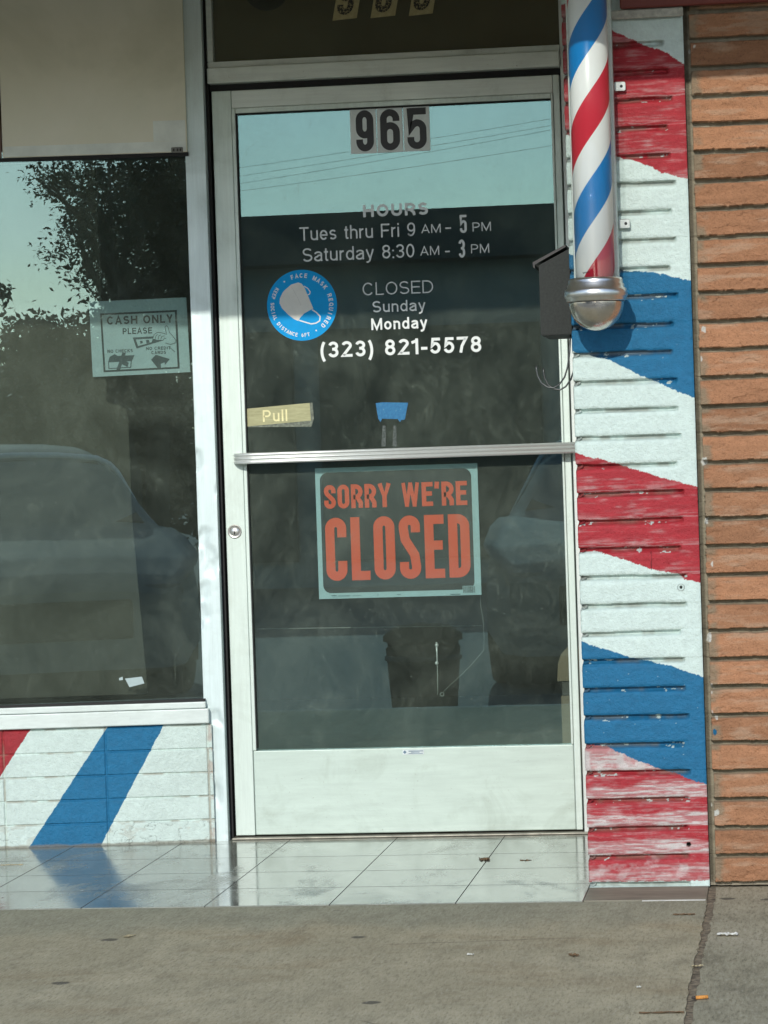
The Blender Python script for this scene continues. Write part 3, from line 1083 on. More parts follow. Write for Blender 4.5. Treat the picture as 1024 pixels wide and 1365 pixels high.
edge = 0.6 * sstep(-0.008, 0.002, U + 0.008 * (fbm(U * 90, Z * 70, 226, 3) - .5)) * sstep(0.4, 0.62, fbm(U * 50, Z * 40, 227, 3))
col = col * (1 - 0.7 * edge[..., None]) + np.array([0.42, 0.2, 0.13]) * 0.7 * edge[..., None]
peel = lowr * sstep(0.60, 0.66, fbm(U * 26, Z * 45, 228, 4)) * (1 - isb)
col = col * (1 - 0.3 * peel[..., None]) + np.array([0.42, 0.38, 0.30]) * 0.3 * peel[..., None]
foot = 1 - sstep(0.002, 0.008, Z - 0.006 * fbm(U * 25, Z * 0, 229, 3))
col = col * (1 - 0.7 * foot[..., None]) + np.array([0.2, 0.17, 0.12]) * 0.7 * foot[..., None]
crkm = ((crk < 0.009) * lowr * (~isb))[..., None]
col = col * (1 - 0.4 * crkm)
bulk = thing('low_brick_wall', 'low white brick wall with a slanted blue stripe under the display window', 'low wall', wpt(-0.5, 0))
grid_mesh('painted_face', PX, PY, Z, col, PAINT, bulk)
mb = MB()
mb.prism([wpt(-1.9, 0, 0.0), wpt(0.009, 0, 0.0), wpt(0.009, 0, 0.10), wpt(-1.9, 0, 0.10)], (0, 0, 0.33))
mb.build('wall_core', [simple('bulkhead_core', (0.3, 0.3, 0.28), 0.9)], bulk)

# ------------------------------------------------------------------ display window
def wbox(mb, u0, u1, z0, z1, o0, o1, bev=0.0, mi=0):
    """box along the window wall: u along, z up, o into the shop."""
    M = Matrix(((WDIR.x, WNRM.x, 0, WORG.x), (WDIR.y, WNRM.y, 0, WORG.y), (0, 0, 1, 0), (0, 0, 0, 1)))
    mb.box((u0, o0, z0), (u1, o1, z1), bev, mi, M=M)


HEADZ = 1.955
win = thing('display_window', 'large shop window in aluminium frame above the low white brick wall', 'shop window', wpt(-0.6, 0.34))
mb = MB(); wbox(mb, -1.9, 0.004, 0.3395, 0.3815, -0.034, 0.03, 0.003)
sill = mb.build('sill', [ALU_SILL], win)
mb = MB(); wbox(mb, -1.9, -0.004, 0.3825, 0.4010, -0.030, 0.03, 0.003)
mb.build('glazing_bead', [ALU_SILL], sill)
mb = MB(); wbox(mb, -.70, -0.006, 0.4012, 0.4085, -0.024, 0.016)
mb.build('gasket', [RUBBER], win)
mb = MB(); wbox(mb, -1.9, -0.002, HEADZ - 0.008, HEADZ + 0.002, -0.0165, 0.03)
mb.build('head_gap', [RUBBER], win)


def pane(name, corners, nrm, thick, front, parent):
    """glass slab: front face coated, other faces plain."""
    nrm = Vector(nrm)
    mb = MB()
    a = [Vector(c) for c in corners]
    b = [c + nrm * thick for c in a]
    f = mb.bm.faces.new(mb._new(a)); f.material_index = 0
    f = mb.bm.faces.new(mb._new(b)[::-1]); f.material_index = 1
    for i in range(4):
        j = (i + 1) % 4
        mb.face([a[i], b[i], b[j], a[j]], 1)
    me = bpy.data.meshes.new(name)
    mb.bm.normal_update(); mb.bm.to_mesh(me); mb.bm.free()
    return link_mesh(name, me, [front, GLASS_BACK], parent)


OW = 0.012
TILT = math.tan(math.radians(3.0))


def oww(u): return 0.018 + u * TILT


NP = (WNRM - WDIR * TILT).normalized()
pane('glass_pane', [wpt(-.70, .395, oww(-.70)), wpt(0.0, .395, oww(0)), wpt(0.0, HEADZ + .02, oww(0)), wpt(-.70, HEADZ + .02, oww(-.70))], NP, 0.006, GLASS_WIN, win)
pane('glass_pane', [wpt(-1.9, .395, .02), wpt(-.76, .395, .02), wpt(-.76, HEADZ + .02, .02), wpt(-1.9, HEADZ + .02, .02)], WNRM, 0.006, GLASS_WIN, win)
mb = MB(); wbox(mb, -.76, -.70, .402, HEADZ - .009, -0.033, .03, .003); mb.build('mullion', [ALU_SILL], win)

post = thing('door_post', 'tall dented pale blue aluminium post between the display window and the door', 'post', (-0.65, -0.03, 0))
# sheet metal cover with small dents
zs = np.arange(0.0, 2.75, 0.006); us = np.array([-.024, -.012, -.002, 0, .002, .006, .012, .02, .029, .038, .046, .052, .056, .058, .060, .07, .085])
U, Z = np.meshgrid(us, zs)
pxx = -0.6825 + np.clip(U, 0, 0.058)
pxx = pxx + 0.0008 * (fbm(Z * 4, Z * 0, 301, 3) - .5)
py = -0.036 - np.where(U < 0, U, np.where(U > .058, (.058 - U), 0)) 
py = -0.036 + np.where(U < 0, -U, np.where(U > .058, U - .058, 0))
dent = 0.004 * sstep(.62, .78, fbm(U * 30 + 7, Z * 14, 302, 3)) * (1 - sstep(1.3, 1.6, Z)) + 0.0012 * (fbm(U * 12, Z * 5, 303, 3) - .5)
py = py + dent * ((U >= 0) & (U <= .058))
grid_mesh('post_cover', pxx, py, Z, np.ones(U.shape + (3,)), ALU_POST, post)
mb = MB(); mb.box((-0.680, -0.008, 0.0), (-0.627, 0.10, 2.75)); mb.build('post_core', [ALU_POST], post)

# tan board over the window
TAN = NT('tan_painted_board')
v = TAN.coord()
n = TAN.noise(2.2, v, 5, 0.6, dist=0.4); n2 = TAN.noise(240, v, 3, 0.6)
c = TAN.ramp(n, [(0.30, (0.66, 0.65, 0.51)), (0.5, (0.80, 0.78, 0.64)), (0.72, (0.86, 0.83, 0.70))])
TAN.set(Base_Color=c, Roughness=0.75, Specular_IOR_Level=0.2)
TAN.bump(n2, 0.25, 0.002)
PALE = simple('pale_touch_up_paint', (0.80, 0.84, 0.78), 0.7, var=0.12, nscale=9)
board = thing('tan_board', 'tan painted board filling the wall above the display window', 'board', wpt(-0.3, 2.2))
pa = wu(wat(3, 200, -.018))
mb = MB(); wbox(mb, pa, -0.004, HEADZ + 0.0025, 2.75, -0.018, 0.02, 0.002)
mb.build('board_face', [TAN.m], board)
mb = MB(); wbox(mb, pa + 0.004, -0.008, HEADZ + 0.005, HEADZ + 0.034, -0.0186, -0.0175)
q0, q1 = wat(205, 196, -.0186), wat(244, 160, -.0186)
wbox(mb, wu(q0), -0.008, HEADZ + 0.0345, q1.z, -0.0186, -0.0175)
mb.build('touch_up_patch', [PALE], board)
mb = MB()
lp = wat(236, 200, -.02)
wbox(mb, wu(lp) - .016, wu(lp) + .017, lp.z - .008, lp.z + .008, -0.025, -0.0187, 0.002)
for s in (-.009, .002, .010):
    wbox(mb, wu(lp) + s - .0025, wu(lp) + s + .0025, lp.z - .004, lp.z + .004, -0.028, -0.0252, 0.001, 1)
mb.build('latch', [simple('stained_latch', (0.2, 0.2, 0.18), 0.5, 0.4), WORN_INK], board)
lpost = thing('edge_trim', 'reddish brown wooden trim at the outer edge of the tan board', 'trim', wpt(-0.62, 2.0))
mb = MB(); wbox(mb, pa - 0.06, pa - 0.003, HEADZ + 0.003, 2.75, -0.022, 0.02, 0.002)
mb.build('trim_face', [simple('brown_trim', (0.2, 0.12, 0.09), 0.7, var=0.3, nscale=20)], lpost)
mb = MB(); wbox(mb, -1.9, pa - 0.063, HEADZ + 0.003, 2.75, -0.016, 0.02, 0.002)
tag(mb.build('stucco_wall', [simple('grey_stucco', (0.4, 0.38, 0.33), 0.85, var=0.12, nscale=40, bump=0.5)]), 'plain grey stucco wall beyond the brown trim', 'wall')

# grey mesh screen hung behind the window, not quite reaching the post
k = NT('grey_screen_cloth')
v = k.coord()
wv = k.n('TexWave', wave_type='BANDS', bands_direction='Z'); wv.inputs['Scale'].default_value = 120; k.l(v, wv.inputs[0])
wx = k.n('TexWave', wave_type='BANDS', bands_direction='X'); wx.inputs['Scale'].default_value = 105; k.l(v, wx.inputs[0])
wt = k.math('MULTIPLY', wv.outputs['Fac'], wx.outputs['Fac'])
c = k.ramp(k.noise(2.5, k.coord((1, 1, .5)), 4, .6), [(.3, (.105, .10, .08)), (.7, (.145, .138, .112))])
c = k.mix(1.0, c, k.ramp(wt, [(0, .62), (1, 1.15)]), 'MULTIPLY')
k.set(Base_Color=c, Roughness=0.95, Specular_IOR_Level=0.05)
scr = thing('window_screen', 'grey woven sun screen hanging inside the display window', 'screen', wpt(-0.7, 0.4, 0.1))
SO = 0.09
e0, e1, e2 = wat(141, 500, SO), wat(171, 560, SO), wat(197, 925, SO)
pts = [(-1.9, 0.42), (wu(e2), 0.42), (wu(e2), e2.z), (wu(wat(176, 690, SO)), wat(176, 690, SO).z), (wu(e1), e1.z), (wu(e1) - .006, wat(170, 545, SO).z), (wu(wat(158, 540, SO)), wat(158, 540, SO).z),
       (wu(wat(142, 536, SO)), wat(142, 536, SO).z), (wu(e0), e0.z), (wu(wat(139, 450, SO)), wat(139, 450, SO).z), (wu(e0) - .01, 1.95), (-1.9, 1.95)]
mb = MB(); mb.prism([wpt(u, z, SO) for u, z in pts], WNRM * 0.003)
mb.build('screen_cloth', [k.m], scr)
mb = MB(); mb.tube([wpt(-1.9, 1.965, SO + .01), wpt(wu(e0) - .005, 1.965, SO + .01)], 0.014)
mb.build('roller', [ALU_FRAME], scr)

# ------------------------------------------------------------------ door frame, transom
X_DL, X_DR, Z_DT = -0.6085, 0.381, 2.1305
fr = thing('door_frame', 'grey weathered aluminium frame around the glass door', 'door frame', (-0.1, 0, 0))
mb = MB(); mb.box((-0.6245, 0.006, 0.0), (-0.6165, 0.10, 2.70), 0.001)
mb.build('jamb', [RUBBER], fr)
mb = MB(); mb.box((0.3855, -0.006, 0.002), (0.4672, 0.09, 2.70), 0.002)
j = mb.build('jamb', [ALU_JAMB], fr)
mb = MB(); mb.box((0.408, -0.014, 0.002), (0.4672, -0.0065, 2.70), 0.002)
mb.build('door_stop', [ALU_JAMB], j)
mb = MB(); mb.box((-0.6160, -0.018, 2.151), (0.3850, 0.09, 2.1955), 0.003)
mb.build('transom_bar', [ALU_FRAME], fr)
mb = MB(); mb.box((-0.6160, 0.02, 2.133), (0.3850, 0.09, 2.1505))
mb.build('head_recess', [RUBBER], fr)
mb = MB(); mb.box((-0.6160, -0.028, 0.0025), (0.4672, 0.08, 0.0075), 0.002)
mb.build('threshold', [simple('worn_threshold', (0.32, 0.30, 0.25), 0.45, 0.5, var=0.35, nscale=25)], fr)

tw = thing('transom_window', 'narrow glass light above the door showing brown reflections', 'transom window', (-0.1, 0, 2.2))
mb = MB(); mb.box((-0.6160, -0.004, 2.196), (0.3850, 0.03, 2.2135), 0.002)
mb.build('bottom_bead', [ALU_FRAME], tw)
mb = MB(); mb.box((-0.6160, -0.006, 2.214), (-0.5990, 0.03, 2.70), 0.002)
mb.build('side_bead', [ALU_FRAME], tw)
pane('glass_pane', [(-0.5985, .012, 2.214), (0.385, .012, 2.214), (.385, .012, 2.69), (-.5985, .012, 2.69)], (0, 1, 0), 0.006, GLASS_TRANSOM, tw)
mb = MB(); mb.box((-0.598, 0.03, 2.2145), (0.385, 0.036, 2.69))
mb.build('backing_panel', [simple('olive_brown_backing', (0.11, 0.10, 0.07), 0.7, var=0.15, nscale=6)], tw)

# ------------------------------------------------------------------ the door
door = thing('glass_door', 'aluminium framed glass shop door with a push bar, between the post and the pier', 'door', (-0.11, 0, 0))
YG = 0.012
GX0, GX1, GZ0, GZ1 = -0.5415, 0.3555, 0.2555, 2.0640
mb = MB()
mb.box((X_DL, 0.0, 0.012), (-0.5525, 0.045, Z_DT), 0.002)
mb.build('stile', [ALU_DOOR], door)
mb = MB(); mb.box((0.3625, 0.0, 0.012), (X_DR, 0.045, Z_DT), 0.002)
mb.build('stile', [ALU_DOOR], door)
mb = MB(); mb.box((-0.5515, 0.0, 2.080), (0.3620, 0.045, Z_DT - 0.0004), 0.002)
mb.build('top_rail', [ALU_FRAME], door)
mb = MB(); mb.box((-0.5515, 0.0006, 0.0125), (0.3620, 0.045, 0.2525), 0.003)
kick = mb.build('kick_panel', [ALU_KICK], door)
mb = MB()
mb.box((-0.5515, -0.003, GZ0 - 0.002), (GX0 - 0.0, 0.03, 2.0795), 0.0015)
mb.box((GX1, -0.003, GZ0 - 0.002), (0.3620, 0.03, 2.0795), 0.0015)
mb.box((GX0 + .0005, -0.003, GZ1 + .001), (GX1 - .0005, 0.03, 2.0795), 0.0015)
mb.build('glazing_bead', [ALU_DOOR], door)
mb = MB()
mb.box((GX0 + .0005, 0.0, GZ0 + .004), (GX0 + .0030, 0.010, GZ1 - .0035))
mb.box((GX0 + .0005, 0.0, GZ1 - .003), (GX1 - .0005, 0.010, GZ1 + .0005))
mb.build('gasket', [RUBBER], door)
pane('glass_pane', [(GX0 - .003, YG, GZ0 - .003), (GX1 + .003, YG, GZ0 - .003), (GX1 + .003, YG, GZ1 + .003), (GX0 - .003, YG, GZ1 + .003)], (0, 1, 0), 0.006, GLASS_DOOR, door)

# push bar: ribbed extrusion, returning to the stile in a quarter circle at its free end
zc = (at(330, 613.5, (0, 1, 0), -0.05).z + at(760, 594.5, (0, 1, 0), -0.05).z) / 2
prof = []
hh = 0.0155
for a, b, dep in ((-hh, -hh * .38, 0.0), (-hh * .30, hh * .28, 0.0), (hh * .36, hh, 0.0)):
    n = 6
    for i in range(n + 1):
        t = i / n
        prof.append((-0.0026 * math.sin(PI * t) ** 0.8 - .008, a + (b - a) * t))
prof = [(0.004, -hh)] + prof + [(0.004, hh)]
path = []
xl = at(309, 613, (0, 1, 0), -0.05).x + .008
for i in range(9):
    a = i / 8 * PI / 2
    path.append((Vector((xl + 0.052 - 0.052 * math.cos(a), -0.002 - 0.046 * math.sin(a), zc)), Vector((-math.cos(a), -math.sin(a), 0))))
path.append((Vector((0.40, -0.048, zc)), Vector((0, -1, 0))))
mb = MB()
rings = []
for p, nrm in path:
    rings.append([mb.bm.verts.new(p - nrm * y + Vector((0, 0, z))) for y, z in prof])
for A, B in zip(rings, rings[1:]):
    for i in range(len(A)):
        j = (i + 1) % len(A)
        f = mb.bm.faces.new([A[i], A[j], B[j], B[i]])
        f.smooth = 0 < i < len(A) - 2
mb.bm.faces.new(rings[0][::-1]); mb.bm.faces.new(rings[-1])
bar = mb.build('push_bar', [ALU_BAR], door)
mb = MB(); mb.box((0.366, -0.044, zc - .012), (0.379, -0.0005, zc + .012), .002)
mb.build('end_bracket', [ALU_BAR], bar)

# lock cylinder
lc = at(313, 708.5)
mb = MB()
R90 = Matrix.Translation(lc) @ Matrix.Rotation(PI / 2, 4, 'X')
t = MB(); t.lathe([(0.0198, 0), (0.0198, .0025), (.0182, .0034), (.0160, .0022), (0.0, .0022)], (0, 0), 40); t.bm.transform(R90); mb.merge(t.bm)
lock = mb.build('lock_cylinder', [simple('worn_steel', (0.42, 0.41, 0.38), 0.35, 0.8, nscale=90)], door)
mb = MB(); t = MB(); t.lathe([(0.0138, .0023), (.0134, .0030), (0, .0030)], (0, 0), 32); t.bm.transform(R90); mb.merge(t.bm)
mb.build('lock_plug', [simple('bright_steel', (0.7, 0.7, 0.66), 0.3, 0.8)], lock)
mb = MB(); mb.box((lc.x - .0018, -.0042, lc.z - .0085), (lc.x + .0016, -.0031, lc.z + .001)); mb.build('keyway', [RUBBER], lock)

# maker's label on the kick panel (illegible at this size)
a, b = at(537, 1006), at(565, 999)
mb = MB(); mb.box((a.x, -0.0006, a.z), (b.x, 0.0008, b.z))
ml = mb.build('maker_label', [simple('label_white', (0.66, 0.72, 0.72), 0.4)], kick)
mb = MB()
for i, (y0, y1, x0, x1) in enumerate(((.62, .78, .28, .97), (.40, .52, .40, .80), (.14, .26, .28, .95))):
    mb.box((a.x + (b.x - a.x) * x0, -0.0009, a.z + (b.z - a.z) * y0), (a.x + (b.x - a.x) * x1, -0.00065, a.z + (b.z - a.z) * y1))
c0 = Vector((a.x + .006, -0.0009, (a.z + b.z) / 2)); r_ = .0052
mb.prism([c0 + Vector((r_, 0, 0)), c0 + Vector((0, 0, r_)), c0 - Vector((r_, 0, 0)), c0 - Vector((0, 0, r_))], (0, .0002, 0))
mb.build('label_print', [simple('label_blue_grey', (0.12, 0.2, 0.27), 0.5)], ml)


# lettering on the glass ------------------------------------------------------
def line(parts, w, mat, lab):
    """parts: (string, px x0, px x1, px baseline y (left), cap height px, condensed)"""
    L = Letters(door_plane(YG), (0, 1, 0))
    for s, x0, x1, yb, cap, cond, ww in parts:
        p0, p1 = at(x0, yb, (0, 1, 0), YG), at(x1, yb - 0.034 * (x1 - x0), (0, 1, 0), YG)
        size = (at(x0, yb - cap, (0, 1, 0), YG).z - p0.z)
        L.text(s, p0.x, p1.x, p0.z, size, ww or w, cond, 0.11 if not cond else .1)
    o = L.build('vinyl_lettering', mat, door)
    o['label'] = lab
    return o


line([('HOURS', 483.6, 571.5, 289.6, 16.5, 0, .22)], .22, VINYL_SHADED, 'heading HOURS in shade-grey vinyl')
line([('Tues thru Fri 9', 399.6, 554, 321, 18, 0, 0), ('AM', 561.7, 588, 311, 11.7, 0, 0), ('-', 594, 601.6, 310, 16, 0, 0), ('5', 613.5, 622.5, 310.5, 24, .40, .13),
      ('PM', 630, 655, 308.5, 12, 0, 0)], .118, VINYL_SHADED, 'weekday hours line in shade-grey vinyl')
line([('Saturday 8:30', 403.5, 553, 349, 18, 0, 0), ('AM', 560.5, 586, 340.5, 12, 0, 0), ('-', 593.8, 600, 341, 16, 0, 0), ('3', 611.7, 620.5, 343.5, 24, .38, .13),
      ('PM', 628, 652.7, 337.6, 12, 0, 0)], .118, VINYL_SHADED, 'Saturday hours line in shade-grey vinyl')
line([('CLOSED', 483.6, 578, 394, 17, 0, 0)], .10, VINYL_SHADED, 'thin word CLOSED in shade-grey vinyl')
line([('Sunday', 496.5, 567.6, 416.5, 15, 0, 0)], .135, VINYL_WHITE, 'white word Sunday')
line([('Monday', 495, 570, 440, 15.5, 0, 0)], .165, VINYL_WHITE, 'bold white word Monday')
line([('(323) 821-5578', 427, 642.6, 477, 21, 0, 0)], .18, VINYL_WHITE, 'bold white telephone number')

# ------------------------------------------------------------------ stickers and signs
def flat(mb, pxs, fn, nrm, lift, thick=0.0002, mi=0):
    """a thin flat shape given by its outline on a plane."""
    nrm = Vector(nrm)
    mb.prism([fn(x, y) - nrm * lift for x, y in pxs], nrm * thick, mi)


def dg(x, y): return at(x, y, (0, 1, 0), YG)


STICK_GREY = simple('pale_grey_sticker', (0.76, 0.82, 0.80), 0.5, var=0.08, nscale=25)
bx = [466.6, 502.2, 537.8, 573.8]
names = {'9': 'pale square sticker with black digit nine, first of the door number', '6': 'pale square sticker with black digit six, middle of the door number',
         '5': 'pale square sticker with black digit five, last of the door number'}
gl = [(475.2, 497.5), (507, 533), (543, 568.5)]
for i, ch in enumerate('965'):
    x0, x1 = dg(bx[i] + .5, 175).x, dg(bx[i + 1] - .5, 175).x
    zt, zb = dg(520, 142.5).z, dg(520, 203).z
    st = thing('number_sticker', names[ch], 'sticker', ((x0 + x1) / 2, YG, zb), 'number stickers on the door glass')
    mb = MB(); mb.box((x0, YG - .0006, zb), (x1, YG - .0002, zt)); mb.build('sticker_sheet', [STICK_GREY], st)
    L = Letters(door_plane(YG - .0006), (0, 1, 0), 0.0004)
    cap = dg(520, 145).z - dg(520, 200).z
    L.text(ch, dg(gl[i][0], 172).x, dg(gl[i][1], 172).x, dg(520, 200.3).z, cap, .165, .475, 0)
    L.build('digit', BLACK_INK, st)

k = NT('worn_gold_sticker')
k.set(Base_Color=k.ramp(k.noise(60, k.coord(), 5, .7), [(.35, (.34, .29, .14)), (.7, (.46, .41, .22))]), Roughness=.5)
GOLD = k.m
k = NT('flaking_black_ink')
nn = k.ramp(k.noise(230, k.coord(), 4, .7), [(.52, 0.0), (.56, 1.0)])
k.set(Base_Color=k.mix(nn, (.02, .02, .018), (.30, .26, .13)), Roughness=.6)
FLAKE = k.m
tn = ['worn gold sticker with flaking black 9, first above the door', 'worn gold sticker with flaking black 6, middle one above the door', 'worn gold sticker with flaking black 5, last above the door']
for i, (x0, x1, yb, ch) in enumerate(((443.3, 475.8, 27.5, '9'), (494, 527, 24.2, '6'), (545, 577, 21.3, '5'))):
    p0, p1 = dg(x0, yb), dg(x1, yb)
    H = 0.145
    sh = 0.20
    st = thing('number_sticker', tn[i], 'sticker', (p0.x, YG, p0.z), 'number stickers above the door')
    w_ = p1.x - p0.x
    mb = MB()
    mb.prism([Vector((p0.x, YG - .0006, p0.z)), Vector((p0.x + w_, YG - .0006, p0.z + .004)), Vector((p0.x + w_ + sh * H, YG - .0006, p0.z + H + .004)), Vector((p0.x + sh * H, YG - .0006, p0.z + H))], (0, .0004, 0))
    mb.build('sticker_sheet', [GOLD], st)
    L = Letters(door_plane(YG - .0006), (0, 1, 0), 0.0004)
    L.char(ch, p0.x + .011, p0.z + .014, 0.116, .15, .40, 1.0, 0.03, sh)
    L.build('digit', FLAKE, st)

# face mask sticker
MASKC = dg(402.6, 406.8)
RAD = dg(449.4, 406).x - MASKC.x


def mg(x, y):                     # enlarged sticker sketch -> glass
    return dg(340 + x / 7.877, 340 + y / 7.877)


ms = thing('mask_sticker', 'round blue sticker with a white face mask drawing on the door glass', 'sticker', MASKC)
SKY_BLUE = simple('sky_blue_vinyl', (0.0, 0.32, 0.72), 0.5, var=0.06, nscale=20, spec=.15)
mb = MB(); mb.prism([MASKC + Vector((RAD * math.cos(a), -.0005, RAD * math.sin(a))) for a in np.linspace(0, 2 * PI, 73)[:-1]], (0, .0003, 0))
mb.build('disc', [SKY_BLUE], ms)
MASK_WHITE = simple('white_print', (0.74, 0.77, 0.76), 0.5, var=0.05)
L = Letters(lambda s, t: Vector((MASKC.x + s, YG - .0005, MASKC.z + t)), (0, 1, 0), 0.0005)
L.arc('FACE MASK REQUIRED', (0, 0), RAD * .775, 112, -50, RAD * .125, .19)
L.arc('KEEP SOCIAL DISTANCE 6FT', (0, 0), RAD * .895, 143, 284, RAD * .105, .19, True)
for a in (127, -64):
    L.char('.', RAD * .83 * math.cos(math.radians(a)), RAD * .83 * math.sin(math.radians(a)), RAD * .2, .2, 0)
L.build('lettering', MASK_WHITE, ms)
mb = MB()
flat(mb, [(455, 287), (490, 300), (520, 340), (612, 560), (575, 580), (520, 610), (480, 650), (455, 692), (410, 672), (345, 622), (285, 560), (258, 505), (262, 455), (290, 395), (310, 370), (380, 310)], mg, (0, 1, 0), .0009, .0003)
mk = mb.build('mask_drawing', [simple('warm_white_print', (0.66, 0.66, 0.62), 0.5, var=0.06)], ms)
L = Letters(lambda s, t: mg(s, -t), (0, 1, 0), 0.0018)
for pts, ww in (([(515, 325), (555, 350), (580, 385), (575, 408), (555, 418)], 9), ([(600, 572), (650, 606), (685, 645), (680, 690), (640, 715), (590, 722), (520, 702), (465, 685)], 13)):
    L = Letters(lambda s, t: mg(s, -t), (0, 1, 0), 0.0018)
    for q in ribbon([(x, -y) for x, y in pts], ww, False):
        L.mb.face([L.place(p.x, p.y) - Vector((0, 0.0011, 0)) for p in q])
    L.build('ear_loop', MASK_WHITE, mk)
L = Letters(lambda s, t: mg(s, -t), (0, 1, 0), 0.0018)
for pts, ww in (([(385, 335), (420, 395), (450, 450), (485, 530)], 3),):
    for q in ribbon([(x, -y) for x, y in pts], ww, False):
        L.mb.face([L.place(p.x, p.y) - Vector((0, 0.0014, 0)) for p in q])
L.build('crease', simple('grey_print', (0.5, 0.5, 0.48), 0.6), mk)

# Pull label, peeling, over an older strip
ps = thing('pull_sticker', 'yellowish wood grain sticker reading Pull above the push bar', 'sticker', dg(327, 568))


def pg(x, y): return dg(310 + x / 3.938, 520 + y / 3.938)


k = NT('yellow_wood_grain')
k.set(Base_Color=k.ramp(k.noise(18, k.coord((1, 1, 9)), 5, .7, dist=.8), [(.3, (.30, .29, .14)), (.7, (.47, .46, .25))]), Roughness=.5)
mb = MB(); flat(mb, [(62, 99), (405, 67), (412, 160), (64, 192)], pg, (0, 1, 0), .0012, .0004); mb.build('label_sheet', [k.m], ps)
mb = MB(); flat(mb, [(66, 104), (420, 66), (428, 150), (414, 192), (66, 195)], pg, (0, 1, 0), .0006, .0003)
mb.build('old_strip', [simple('old_label_edge', (0.16, 0.18, 0.14), 0.7, var=0.6, nscale=120)], ps)
L = Letters(door_plane(YG - .0012), (0, 1, 0), 0.0006)
p0, p1 = pg(160, 167), pg(290, 160)
L.text('Pull', p0.x, p1.x, p0.z, pg(160, 105).z - p0.z, .15, 0, .14)
L.build('lettering', simple('cream_print', (0.78, 0.72, 0.38), 0.5), ps)

tp = thing('blue_tape', 'torn piece of blue painter tape on the door glass', 'tape', dg(522, 548))
mb = MB(); flat(mb, [(752, 68), (790, 64), (922, 66), (905, 155), (885, 157), (880, 168), (868, 152), (785, 150), (778, 168), (765, 150)], pg, (0, 1, 0), .0010, .0006)
k = NT('blue_tape'); k.set(Base_Color=k.ramp(k.noise(120, k.coord(), 5, .75), [(.35, (.02, .14, .32)), (.62, (.03, .20, .40)), (.72, (.25, .32, .25))]), Roughness=.7)
mb.build('tape_piece', [k.m], tp)
k = NT('tape_residue'); k.set(Base_Color=k.ramp(k.noise(200, k.coord(), 4, .7), [(.4, (.05, .065, .06)), (.6, (.13, .15, .14))]), Roughness=.8)
for x0, x1 in ((784, 806), (842, 862)):
    mb = MB(); flat(mb, [(x0 + 4, 185), (x1 - 2, 187), (x1, 296), (x0 - 2, 296)], pg, (0, 1, 0), .0008, .0004)
    mb.build('residue_strip', [k.m], tp)

# SORRY WE'RE CLOSED, hung inside against the glass
YS = YG + 0.0095


def sg(x, y): return at(400 + x / 3.938, 600 + y / 3.938, (0, 1, 0), YS)


cs = thing('closed_sign', "black sign with orange letters reading SORRY WE'RE CLOSED behind the door glass", 'sign', sg(500, 770))
SIGN_PALE = simple('pale_blue_card', (0.50, 0.70, 0.73), 0.6, var=0.05)
SIGN_BLACK = simple('dark_grey_print', (0.025, 0.03, 0.03), 0.5, var=0.15)
ORANGE = simple('fluorescent_orange_print', (1.0, 0.13, 0.05), 0.6, var=0.04)
z0, z1 = (sg(90, 773).z + sg(946, 770).z) / 2, (sg(88, 88).z + sg(938, 75).z) / 2
a, b = sg(89, 430).x, sg(942, 420).x
sx_, sz_ = (b - a) / 853, (z1 - z0) / 690
sl = 0.0


def ss(x, y):                      # sign sketch -> card plane (the card hangs level)
    return Vector((a + (x - 89) * sx_, YS, z1 - (y - 82 + 0.016 * (x - 89)) * sz_ * 1.0 + 0.016 * 0))


def ss(x, y):
    yy = y + 0.0135 * (x - 89)                     # undo the slope seen in the photograph
    return Vector((a + (x - 89) * sx_, YS, z1 - (yy - 87) * sz_))


mb = MB(); mb.box((a, YS, z0), (b, YS + .0012, z1), .0003, 0, 1)
card = mb.build('card', [SIGN_PALE], cs)
x0, x1, za, zb = a + 24 * sx_, b - 34 * sx_, z0 + 30 * sz_, z1 - 25 * sz_
rc = 42 * sx_
pts = []
for cx_, cz_, a0 in ((x1 - rc, zb - rc, 0), (x0 + rc, zb - rc, 90), (x0 + rc, za + rc, 180), (x1 - rc, za + rc, 270)):
    pts += [Vector((cx_ + rc * math.cos(math.radians(a0 + i * 9)), YS - .0004, cz_ + rc * math.sin(math.radians(a0 + i * 9)))) for i in range(11)]
mb = MB(); mb.prism(pts, (0, .0003, 0)); mb.build('black_panel', [SIGN_BLACK], cs)
L = Letters(door_plane(YS - .0004), (0, 1, 0), 0.0005)


def word(s, x0, x1, base, top, w, cond, gap):
    p0, p1 = ss(x0, base), ss(x1, base - .0135 * (x1 - x0))
    L.text(s, p0.x, p1.x, p0.z, ss(x0, top).z - p0.z, w, cond, gap)


word('SORRY', 133, 484, 302, 177, .185, .50, .085)
word("WE'RE", 540, 884, 298, 172, .185, .50, .085)
word('CLOSED', 133, 890, 682, 350, .145, .335, .068)
L.build('lettering', ORANGE, cs)
mb = MB()
p, q = ss(845, 757), ss(912, 717)
mb.box((p.x, YS - .0012, p.z), (q.x, YS - .0008, q.z))
bc_ = mb.build('barcode', [SIGN_PALE], cs)
mb = MB()
xx_ = p.x + .0015
while xx_ < q.x - .002:
    w_ = random.choice((.0006, .0010, .0016))
    mb.box((xx_, YS - .0015, p.z + .0016), (xx_ + w_, YS - .0012, q.z - .001)); xx_ += w_ + random.choice((.0007, .0011))
mb.build('bars', [BLACK_INK], bc_)
mb = MB()
for x0, x1, y0, y1 in ((155, 183, 757, 762), (190, 255, 758, 762), (262, 312, 760, 763), (160, 250, 765, 768), (395, 405, 757, 760), (500, 520, 757, 760), (780, 832, 758, 764)):
    p, q = ss(x0, y1), ss(x1, y0)
    mb.box((p.x, YS - .0005, p.z), (q.x, YS - .0001, q.z))
